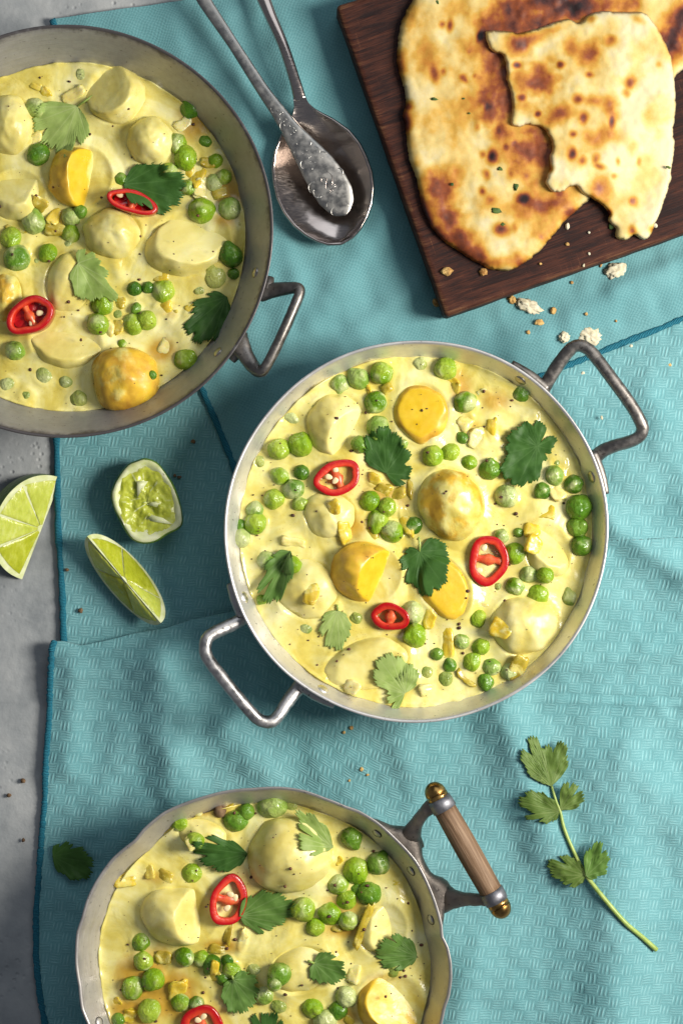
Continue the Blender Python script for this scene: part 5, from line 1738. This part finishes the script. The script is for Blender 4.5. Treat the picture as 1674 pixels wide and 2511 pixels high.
def add_leaf(name, base, lobes, col, stem, label, z, seed, zfun=None, curl=.0015, parent=None, group='coriander leaves'):
    V, F, A = leaf_mesh(base, lobes, z, seed, curl, zfun)
    zb_ = min(v.z for v in V)
    if parent is None:
        t = thing(name, label, 'herb leaf', P(base[0], base[1], zb_), group)
    else:
        t = parent
    o = part('blade' if parent is None else 'leaflet', V, F, MATS['leaf_' + col], t, attrs={'vein': A})
    md = o.modifiers.new('thickness', 'SOLIDIFY'); md.thickness = .0003; md.offset = -1
    if stem:
        b0 = V[0] + Vector((0, 0, -.0001))
        e = P(stem[0], stem[1], b0.z + .0006)
        Vs, Fs = tube([e, (e + b0) / 2 + Vector((.0003, 0, .0004)), b0], [.0006, .0006, .0005], 8)
        part('stem', Vs, Fs, MATS['stem'], t)
    return t


def chilli(p, spec, seed):
    x, y, rx, ry, rot, th, label, seeds = spec
    n_ = 64
    ro = -math.radians(rot)
    c = P(x, y, p.zs + .006)
    RX, RY = PX(rx, c.z), PX(ry, c.z)
    xs = np.array([c.x + RX * math.cos(a) * math.cos(ro) - RY * math.sin(a) * math.sin(ro) for a in np.linspace(0, 6.28, 24)])
    ys = np.array([c.y + RX * math.cos(a) * math.sin(ro) + RY * math.sin(a) * math.cos(ro) for a in np.linspace(0, 6.28, 24)])
    H = food_h(p, xs, ys)
    # plane fit for the tilt
    A_ = np.stack([xs - c.x, ys - c.y, np.ones(len(xs))], 1)
    co, *_ = np.linalg.lstsq(A_, H, rcond=None)
    gx_, gy_ = np.clip(co[0], -.3, .3), np.clip(co[1], -.3, .3)
    zc = float(np.percentile(H - (xs - c.x) * gx_ - (ys - c.y) * gy_, 60)) + th * MM * .5 - .0004
    tk = min(RX, RY) * (.42 if seeds else .54)
    prof = []
    hh = th * MM / 2
    for k in range(14):
        a = 2 * math.pi * k / 14
        ca, sa = math.cos(a), math.sin(a)
        prof.append((math.copysign(abs(ca) ** .42, ca), math.copysign(abs(sa) ** .42, sa)))
    V, A = [], []
    for i in range(n_):
        a = 2 * math.pi * i / n_
        wob = 1 + .035 * math.sin(3 * a + seed) + .02 * math.sin(5 * a + seed * 2)
        ox, oy = RX * wob * math.cos(a), RY * wob * math.sin(a)
        nl = Vector((math.cos(a) / RX, math.sin(a) / RY)).normalized()
        for (u, v) in prof:
            k = tk * (1 + .22 * noise.noise(Vector((math.cos(a) * 1.6, math.sin(a) * 1.6, seed + u))) * (1 if u < 0 else 0))
            lx = ox - nl.x * (k * .5 * (1 - u)) ; ly = oy - nl.y * (k * .5 * (1 - u))
            wx_ = lx * math.cos(ro) - ly * math.sin(ro); wy_ = lx * math.sin(ro) + ly * math.cos(ro)
            V.append(Vector((c.x + wx_, c.y + wy_, zc + v * hh + wx_ * gx_ + wy_ * gy_)))
            A.append(.15 + .55 * (1 if u < -.5 else 0) + .25 * (abs(v) > .9))
    t = thing('chilli_slice', label, 'chilli', (c.x, c.y, zc - hh), 'red chilli slices')
    part('flesh_ring', V, [tuple(reversed(q)) for q in grid_faces(n_, 14, wrap_u=True, wrap_v=True)], MATS['chilli'], t, attrs={'inner': A})

    def loc(u, v, z=0.0):
        lx, ly = u * RX, v * RY
        wx_ = lx * math.cos(ro) - ly * math.sin(ro); wy_ = lx * math.sin(ro) + ly * math.cos(ro)
        return Vector((c.x + wx_, c.y + wy_, zc + z + wx_ * gx_ + wy_ * gy_))
    # septum across the short axis with a bulging core
    if RX >= RY:
        pth = [loc(.05 * math.sin(seed), v, -.0002) for v in np.linspace(-.72, .72, 9)]
    else:
        pth = [loc(u, .05 * math.sin(seed), -.0002) for u in np.linspace(-.72, .72, 9)]
    V, F = tube(pth, [(.0026, hh * .8), (.0018, hh * .7), (.0017, hh * .7), (.0024, hh * .8), (.0030, hh * .85), (.0025, hh * .8), (.0017, hh * .7), (.0018, hh * .7), (.0028, hh * .8)], 10, jitter=.0004)
    part('pith', V, F, MATS['chilli_pith'], t)
    if th > 7:
        V = [loc(0, 0, hh * .1)]
        for rr_ in (.35, .72):
            for i in range(28):
                a_ = 2 * math.pi * i / 28
                V.append(loc(rr_ * math.cos(a_), rr_ * math.sin(a_), hh * (.05 + .35 * noise.noise(Vector((math.cos(a_) * 2, math.sin(a_) * 2, seed + rr_))))))
        F = [(0, 1 + i, 1 + (i + 1) % 28) for i in range(28)] + [(1 + i, 29 + i, 29 + (i + 1) % 28, 1 + (i + 1) % 28) for i in range(28)]
        part('inner_flesh', V, F, MATS['chilli'], t, attrs={'inner': [.35 + .3 * math.sin(k_ * 1.7) for k_ in range(len(V))]})
    for k, (u, v) in enumerate(seeds):
        q = loc(u, -v, hh * .5)
        d, f_ = sphere_dirs(9, 14)
        a_ = seed + k * 2.1
        V = []
        for e in d:
            sx, sy = e[0] * .0019 * (1 + .25 * e[0]), e[1] * .00145
            V.append(q + Vector((sx * math.cos(a_) - sy * math.sin(a_), sx * math.sin(a_) + sy * math.cos(a_), e[2] * .0006)))
        part('seed', V, f_, MATS['seed'], t)
    p.blobs.append((c.x, c.y, RX * .95, RY * .95, ro, zc, hh, zc + hh))
    return t


def onion_piece(p, spec, label, seed):
    x, y, L, Wd, rot, k = spec
    z0 = p.zs
    r_ = random.Random(seed)
    c = P(x, y, z0 + .003)
    hx = float(food_h(p, np.array([c.x]), np.array([c.y]))[0])
    tz = r_.uniform(.0013, .0023)
    zc = min(hx, z0 + .009) + tz * r_.uniform(-.35, .4)
    ro = -math.radians(rot)
    d, f_ = sphere_dirs(16, 24)
    tiltx, tilty = r_.uniform(-.4, .4), r_.uniform(-.4, .4)
    bend = r_.uniform(-.35, .35)
    V = []
    for a in d:
        e = 4.4
        nrm = (abs(a[0]) ** e + abs(a[1]) ** e + abs(a[2]) ** e) ** (1 / e)
        u, v, w = a / nrm
        g = .24 * noise.fractal(Vector((u * 1.2 + seed, v * 1.2, w * 1.2)), 1, 2, 2)
        u, v = u * (1 + g), v * (1 + g * 1.3)
        ex = u * PX(L / 2, zc); ey = v * PX(Wd / 2, zc) * (1 + .22 * u * math.sin(seed))
        ez = w * tz * (1 + g) + bend * (u * u if L > Wd else v * v) * .004 + tiltx * ex + tilty * ey
        V.append((c.x + ex * math.cos(ro) - ey * math.sin(ro), c.y + ex * math.sin(ro) + ey * math.cos(ro), zc + ez))
    mk = {'y': 'onion_yellow', 'c': 'onion_cream', 'o': 'onion_olive'}[k]
    p.blobs.append((c.x, c.y, PX(L / 2) * .8, PX(Wd / 2) * .8, ro, zc, tz, zc + tz))
    return solo('onion_piece', V, f_, MATS[mk], label, 'onion', 'onion pieces in the curry')


def lump_mesh(r, seed, flat=.6, rough_=.35, nu=10, nv=14, freq=1.6):
    d, f_ = sphere_dirs(nu, nv)
    V = []
    for a in d:
        v = Vector(a)
        k = 1 + rough_ * noise.fractal(v * freq + Vector((seed * 3.3, 0, 0)), 1, 2, 3)
        v = v * k
        V.append(Vector((v.x * r[0], v.y * r[1], v.z * r[2])))
    return V, f_


MARKS = {1: [('the thick potato slice', 280, 222), ('the topmost pale leaf', 140, 312), ('the bright-cut golden half', 196, 430), ('the leaf over the chilli', 376, 462), ('the pale-topped large half', 460, 598), ('the central pale leaf', 222, 672), ('the lower left chilli ring', 78, 776),
             ('the leaf by the lower right wall', 508, 776), ('the whole golden potato', 305, 930), ('the pepper-flecked potato', 276, 570), ('the blocky left-edge potato', 40, 478), ('the right rim of large pan', 600, 440)],
    2: [('the round flat potato slice', 1031, 1013), ('the leaf below the round slice', 948, 1118), ('the oval chilli ring', 827, 1171), ('the upper right leaf of middle pan', 1297, 1110), ('the big sauced central potato', 1104, 1235), ('the very central leaf', 1040, 1390), ('the golden skinned half', 897, 1404),
        ('the large round chilli ring', 1197, 1375), ('the small two-holed chilli ring', 956, 1513), ('the folded leaf', 675, 1412), ('the pale fan-shaped leaf', 822, 1542), ('the bottom leaf of middle pan', 970, 1668), ('the smooth lower right potato', 1282, 1532), ('the left wall of middle pan', 570, 1200), ('the right wall of middle pan', 1450, 1270), ('the coated chunk over the chilli', 826, 1040)],
    3: [('the big round coated potato', 704, 2098), ('the dark upper left leaf', 540, 2092), ('the split pale leaf', 772, 2045), ('the open chilli ring', 560, 2210), ('the grey-green leaf', 652, 2238), ('the coated half by the chilli', 440, 2246), ('the round leaf by the right wall', 972, 2336), ('the bottom yellow half', 956, 2468),
        ('the small shiny leaf', 802, 2372), ('the leaf right of lowest chilli', 588, 2430), ('the lowest chilli ring', 494, 2520), ('the left wall of wooden-handled pan', 200, 2350), ('the bracket of the wooden handle', 1010, 2080)]}

for pi, p in ((1, PAN1), (2, PAN2), (3, PAN3)):
    for k, s_ in enumerate(POT[pi]):
        potato(p, s_, pi * 20 + k)
    # peas
    items = [(x, y, KIND[k][1]) for x, y, r, k in PEAS[pi]]
    labs = auto_labels(items, MARKS[pi])
    menis = []
    for k, (x, y, r, kd) in enumerate(PEAS[pi]):
        var = (k * 7 + pi) % 8
        key_ = (var, kd)
        if key_ not in PEA_DATA:
            V, f_ = pea_mesh(var)
            me = mesh_from('pea', V, f_)
            me.materials.append(MATS[KIND[kd][0]])
            PEA_DATA[key_] = me
        rr = PX(r, p.zs) * 1.08
        cx_ = P(x, y, p.zs + rr * .4)
        base_z = float(food_h(p, np.array([cx_.x]), np.array([cx_.y]))[0])
        if kd == 'v':
            rr *= 1.22
            zc = p.zs - rr * .45
        else:
            zc = p.zs + rr * ((k * .37) % 1 * .45 - .12)
            if base_z > p.zs + .001:
                zc = max(zc, min(base_z, p.zs + .008) + rr * .25)
        o = obj('pea', PEA_DATA[key_], None, None, labs[k], 'pea', f'peas in the {PANNAME[pi]}')
        o.location = (cx_.x, cx_.y, zc)
        r_ = random.Random(k + 100 * pi)
        o.rotation_euler = (r_.uniform(-.6, .6), r_.uniform(-.6, .6), r_.uniform(0, 6.28))
        o.scale = (rr * r_.uniform(.96, 1.08), rr * r_.uniform(.90, 1.0), rr * r_.uniform(.88, .98))
        p.blobs.append((cx_.x, cx_.y, rr, rr, 0, zc, rr * .95, zc + rr))
    labs = auto_labels([(s_[0], s_[1], {'y': 'yellow onion piece', 'c': 'creamy onion piece', 'o': 'olive-brown onion piece'}[s_[5]]) for s_ in ONI[pi]], MARKS[pi])
    nb0 = len(p.blobs)
    for k, s_ in enumerate(ONI[pi]):
        onion_piece(p, s_, labs[k], pi * 50 + k)

    # sauce
    NR_, NT_ = 120, 330
    r01 = (np.arange(NR_) + .3) / (NR_ - .7)
    r01 = r01 / r01[-1]
    V, OIL, F = [], [], []
    X_ = np.zeros((NR_, NT_)); Y_ = np.zeros((NR_, NT_)); RE = np.zeros((NR_, NT_))
    for j in range(NT_):
        th = 2 * math.pi * j / NT_
        rw = wall_r(p, p.zs, th) - .0010
        X_[:, j] = p.c.x + r01 * rw * math.cos(th)
        Y_[:, j] = p.c.y + r01 * rw * math.sin(th)
        RE[:, j] = (1 - r01) * rw
    Z_ = np.full((NR_, NT_), p.zs)
    for (hx, hy, rx, ry, ro, hh) in HUMPS[pi]:
        c = P(hx, hy, p.zs)
        a = -math.radians(ro)
        dx, dy = X_ - c.x, Y_ - c.y
        q = ((dx * math.cos(a) + dy * math.sin(a)) / PX(rx)) ** 2 + ((-dx * math.sin(a) + dy * math.cos(a)) / PX(ry)) ** 2
        Z_ += hh * MM * np.exp(-q * 1.2)
    MN = np.zeros_like(Z_)
    for (bx, by, rx, ry, ro, zc, rz, zcap) in p.blobs:
        if zc - rz > p.zs:
            continue
        a = ro
        dx, dy = X_ - bx, Y_ - by
        q = np.sqrt(((dx * math.cos(a) + dy * math.sin(a)) / rx) ** 2 + ((-dx * math.sin(a) + dy * math.cos(a)) / ry) ** 2)
        fr = math.sqrt(max(.02, 1 - min(1, ((p.zs - zc) / rz)) ** 2))      # where the solid leaves the sauce
        dd = (q - fr) * min(rx, ry)
        amp = .0010 if min(rx, ry) < .008 else .0022
        small = min(rx, ry) < .008
        amp = .0010 if small else .0024
        wd_ = .0012 if small else .0055
        MN = np.maximum(MN, amp * np.exp(-np.where(dd > 0, dd / wd_, -dd / .004)) * (zc + rz > p.zs))
    r9 = random.Random(pi * 9)
    for k in range(70):
        a_, q_ = r9.uniform(0, 6.28), math.sqrt(r9.random()) * .95
        hx, hy = p.c.x + p.Rs * q_ * math.cos(a_), p.c.y + p.Rs * q_ * math.sin(a_)
        rr1, rr2, an = r9.uniform(.003, .010), r9.uniform(.003, .007), r9.uniform(0, 3.14)
        dx, dy = X_ - hx, Y_ - hy
        q = ((dx * math.cos(an) + dy * math.sin(an)) / rr1) ** 2 + ((-dx * math.sin(an) + dy * math.cos(an)) / rr2) ** 2
        Z_ += r9.uniform(.0004, .0016) * np.exp(-q)
    N1 = np.array([noise.fractal(Vector((a * 60, b * 60, pi)), 1, 2, 4) for a, b in zip(X_.ravel(), Y_.ravel())]).reshape(X_.shape)
    Z_ += .00035 * N1 + MN
    Z_ += .0022 * np.exp(-RE / .0013) * np.maximum(0, .5 + 1.6 * N1)
    oil = np.zeros_like(X_)
    for (ox, oy, rx, ry, it) in OILS[pi]:
        c = P(ox, oy, p.zs)
        oil = np.maximum(oil, it * np.exp(-(((X_ - c.x) / PX(rx)) ** 2 + ((Y_ - c.y) / PX(ry)) ** 2) * .9))
    V = [(a, b, c) for a, b, c in zip(X_.ravel(), Y_.ravel(), Z_.ravel())]
    F = grid_faces(NR_, NT_, wrap_v=True)
    V.append((p.c.x, p.c.y, float(Z_[0].mean())))
    F += [(len(V) - 1, k, (k + 1) % NT_) for k in range(NT_)]
    at = list(oil.ravel()) + [float(oil[0].mean())]
    # skirt down into the pan so that the sauce has a body
    o0 = (NR_ - 1) * NT_
    sk = len(V)
    for j in range(NT_):
        th = 2 * math.pi * j / NT_
        rw = wall_r(p, p.zb + .004, th) - .0022
        V.append((p.c.x + rw * math.cos(th), p.c.y + rw * math.sin(th), p.zb + .003)); at.append(0)
    F += [(o0 + j, sk + j, sk + (j + 1) % NT_, o0 + (j + 1) % NT_) for j in range(NT_)]
    F.append(tuple(sk + j for j in reversed(range(NT_))))
    solo('curry_sauce', V, F, MATS['sauce'], f'creamy yellow curry sauce filling the {PANNAME[pi]}', 'sauce', attrs={'oil': at})

    p.grid = Z_.copy(); p.rw = np.array([wall_r(p, p.zs, 2 * math.pi * j / NT_) - .001 for j in range(NT_)])
    for k, s_ in enumerate(CHI[pi]):
        chilli(p, s_, pi * 3.0 + k * 1.3)
    for k, (b_, lo_, col, st, lab) in enumerate(LEAF[pi]):
        add_leaf('coriander_leaf', b_, lo_, col, st, lab, p.zs + .006, pi * 10 + k, zfun=lambda x_, y_, p=p: food_h(p, x_, y_))

    # pepper and spice flecks
    r_ = random.Random(pi * 77)
    VV, FF = [], []
    nsp = {1: 170, 2: 260, 3: 260}[pi]
    for k in range(nsp):
        a = r_.uniform(0, 2 * math.pi); q = math.sqrt(r_.random()) * .95
        rw = wall_r(p, p.zs, a)
        x_, y_ = p.c.x + rw * q * math.cos(a), p.c.y + rw * q * math.sin(a)
        z_ = float(food_h(p, np.array([x_]), np.array([y_]))[0])
        if z_ > p.zs + .022:
            continue
        sz = .00020 + .00075 * r_.random() ** 4
        v, f_ = lump_mesh((sz * r_.uniform(.8, 1.5), sz, sz * .7), k, nu=5, nv=7)
        o_ = len(VV)
        VV += [Vector((x_, y_, z_ + (.0006 if z_ < p.zs + .0002 else .0002))) + u for u in v]
        FF += [tuple(i + o_ for i in q_) for q_ in f_]
    solo('pepper_flecks', VV, FF, MATS['pepper'], f'black pepper and spice flecks scattered over the {PANNAME[pi]}', 'spice', kind='stuff')

# coriander seed in pan 3
q = P(539, 1988, PAN3.zs + .002)
V, F = lump_mesh((.0032, .0036, .0030), 3, rough_=.1)
solo('coriander_seed', [q + v for v in V], F, MATS['crumb_brown'], 'brown ridged coriander seed near top rim of wooden-handled pan', 'seed')

# ------------------------------------------------------------------ sprig and loose leaf on the cloth
spr = thing('coriander_sprig', 'coriander sprig with five leaflets lying on cloth at lower right', 'herb', P(1430, 2100, .004))
def cloth_z(px, py):
    i = np.argmin((Xb[nr1 + nr2:] - px) ** 2 + (Yb[nr1 + nr2:] - py) ** 2)
    return Zb[nr1 + nr2:].ravel()[i] * MM


st = [(1351, 1926), (1363, 1967), (1372, 1989), (1381, 2028), (1400, 2076), (1424, 2125), (1442, 2155), (1487, 2212), (1533, 2264), (1572, 2297), (1608, 2329)]
V, F = tube(catmull([P(x, y, cloth_z(x, y) + .0016) for x, y in st], 6), [.0006, .0007, .0008, .0009, .0009, .0010, .0011, .0012, .0012, .0012, .0013], 10)
part('stem', V, F, MATS['stem'], spr)
for k, (b_, lo_, col) in enumerate([((1351, 1928), [(1314, 1808, .10), (1330, 1838, .08), (1384, 1827, .11), (1390, 1866, .12), (1276, 1858, .14), (1292, 1888, .12)], 'olive'), ((1373, 1986), [(1386, 1920, .2), (1410, 1926, .16), (1426, 1946, .16), (1430, 1962, .14), (1418, 1976, .14)], 'olive'),
                                    ((1369, 1990), [(1272, 1966, .13), (1298, 1940, .12), (1326, 1944, .14), (1350, 1958, .2), (1288, 2000, .12), (1334, 2016, .16), (1360, 2012, .24), (1310, 1996, .12)], 'olive'), ((1436, 2148), [(1440, 2086, .2), (1464, 2066, .16), (1488, 2100, .18), (1484, 2134, .16), (1454, 2156, .26)], 'mid'),
                                    ((1432, 2146), [(1345, 2118, .16), (1384, 2099, .16), (1412, 2108, .2), (1352, 2146, .14), (1380, 2162, .14), (1404, 2176, .16), (1424, 2166, .24)], 'olive')]):
    add_leaf('leaflet', b_, lo_, col, None, None, 0, 60 + k, zfun=lambda x_, y_: np.array([cloth_z(a / S + W0 / 2, H0 / 2 - b / S) for a, b in zip(x_, y_)]) + .0012, curl=.0030, parent=spr)
add_leaf('coriander_leaf', (130, 2100), [(138, 2072, .3), (170, 2070, .22), (205, 2085, .2), (226, 2115, .18), (220, 2145, .18), (180, 2158, .2), (150, 2140, .26)], 'dark', None, 'dark fallen coriander leaf on shaded cloth left of the scalloped pan', 0, 77,
         zfun=lambda x_, y_: np.array([cloth_z(a / S + W0 / 2, H0 / 2 - b / S) for a, b in zip(x_, y_)]) + .0012, curl=.002)

# ------------------------------------------------------------------ crumbs and herb flakes
GZ = {'A': .0045, 'B': .0035, 'T': .0006, 'W': ZB1 + .0006, 'N': ZB1 + .0072, 'Q': ZB1 + .0062}
CR = [(1509, 667, 24, 20, 'w', 'A'), (1293, 751, 31, 15, 'w', 'A'), (1381, 827, 12, 12, 'w', 'A'), (1444, 824, 27, 20, 'w', 'A'), (1355, 762, 7, 10, 'g', 'A'), (1321, 791, 12, 7, 'g', 'A'), (1254, 735, 10, 10, 'g', 'A'), (1294, 815, 5, 5, 'g', 'A'), (1436, 770, 4, 4, 'g', 'A'), (1509, 787, 3, 3, 'g', 'A'),
      (1095, 665, 13, 11, 'g', 'W'), (1184, 667, 10, 9, 'g', 'W'), (1390, 554, 5, 8, 'w', 'W'), (1390, 599, 5, 4, 'g', 'W'), (1443, 570, 3, 3, 'w', 'W'), (1443, 622, 3, 4, 'w', 'W'), (1430, 651, 3, 4, 'w', 'W'), (1324, 647, 4, 3, 'g', 'W'), (1472, 650, 3, 6, 'g', 'A'), (1401, 693, 4, 4, 'g', 'A'), (1068, 742, 7, 11, 'g', 'A'), (1631, 470, 4, 5, 'g', 'W'), (1605, 553, 5, 6, 'w', 'W'),
      (1428, 915, 5, 4, 'w', 'B'), (1474, 1024, 3, 5, 'w', 'B'), (1641, 895, 5, 5, 'g', 'B'), (1546, 848, 4, 4, 'w', 'B'), (198, 1497, 6, 6, 'b', 'B'), (165, 1397, 5, 4, 'b', 'B'), (57, 1915, 6, 6, 'b', 'T'), (23, 1950, 6, 5, 'b', 'T'), (474, 1083, 6, 5, 'b', 'B'), (429, 1166, 4, 4, 'b', 'B'), (440, 1170, 5, 4, 'b', 'B'), (861, 1785, 5, 5, 'g', 'B'), (843, 1796, 4, 4, 'g', 'B'), (886, 1886, 5, 5, 'g', 'B'), (901, 1900, 4, 3, 'g', 'B'), (856, 1914, 3, 3, 'g', 'B'),
      (1215, 516, 15, 8, 'h', 'Q'), (1225, 414, 7, 6, 'h', 'Q'), (1232, 550, 7, 5, 'h', 'Q'), (1264, 458, 7, 9, 'h', 'Q'), (1637, 410, 7, 4, 'h', 'W2'), (1065, 243, 10, 4, 'h', 'Q'), (1499, 553, 8, 10, 'h', 'W'), (1072, 5, 4, 6, 'h', 'Q'), (1108, 452, 5, 5, 'h', 'Q'), (1136, 242, 4, 3, 'h', 'Q'), (1150, 278, 3, 3, 'h', 'Q'), (58, 2060, 4, 5, 'b', 'T')]
GZ['W2'] = ZB1 + .006
CM = [('the board corner', 1091, 777), ('the curved end of the whole naan', 1230, 600), ('the lower tips of torn naan', 1555, 580), ('the upper handle of middle pan', 1450, 900), ('the blue hem under the board', 1500, 860), ('the long lime wedge', 300, 1425), ('the squeezed lime', 360, 1228), ('the lower left cloth edge', 110, 1950), ('the lower rim of middle pan', 900, 1760), ('the left side of whole naan', 1000, 250), ('the mid right of torn naan', 1600, 400)]
NAMES = {'w': ('bread_crumb', 'white bread crumb', 'crumb_white', 'crumb', 'naan crumbs'), 'g': ('golden_crumb', 'golden toasted crumb', 'crumb_gold', 'crumb', 'naan crumbs'), 'b': ('spice_crumb', 'brown spice crumb', 'crumb_brown', 'crumb', 'spice crumbs'), 'h': ('herb_flake', 'dried green herb flake', 'herb', 'herb', 'herb flakes on the bread')}
labs = auto_labels([(c[0], c[1], NAMES[c[4]][1]) for c in CR], CM)
for k, (x, y, rx, ry, kd, g) in enumerate(CR):
    nm, _, mk, cat, grp = NAMES[kd]
    big_ = kd == 'w' and rx > 10
    z = GZ[g]
    if g == 'B':
        z = cloth_z(x, y) + .0005 if y > 1580 or x > 1300 else .0022
    if g == 'A':
        i = np.argmin((Xa - x) ** 2 + (Ya - y) ** 2)
        z = Za.ravel()[i] * MM + .0005
    q = P(x, y, z)
    r_ = random.Random(k)
    a = r_.uniform(-.5, .5)
    rz_ = (.0015 if big_ else min(PX(rx), PX(ry)) * (.35 if kd == 'h' else .75))
    if kd == 'h':
        rx, ry = rx * .75, ry * .75
    V, F = lump_mesh((PX(rx), PX(ry), rz_), k, rough_=.55 if big_ else (.8 if kd == 'h' else .4), nu=18 if big_ else 9, nv=28 if big_ else 12, freq=2.4 if big_ else 1.6)
    V = [Vector((v.x * math.cos(a) - v.y * math.sin(a), v.x * math.sin(a) + v.y * math.cos(a), v.z)) + q for v in V]
    solo(nm, V, F, MATS[mk], labs[k], cat, grp)
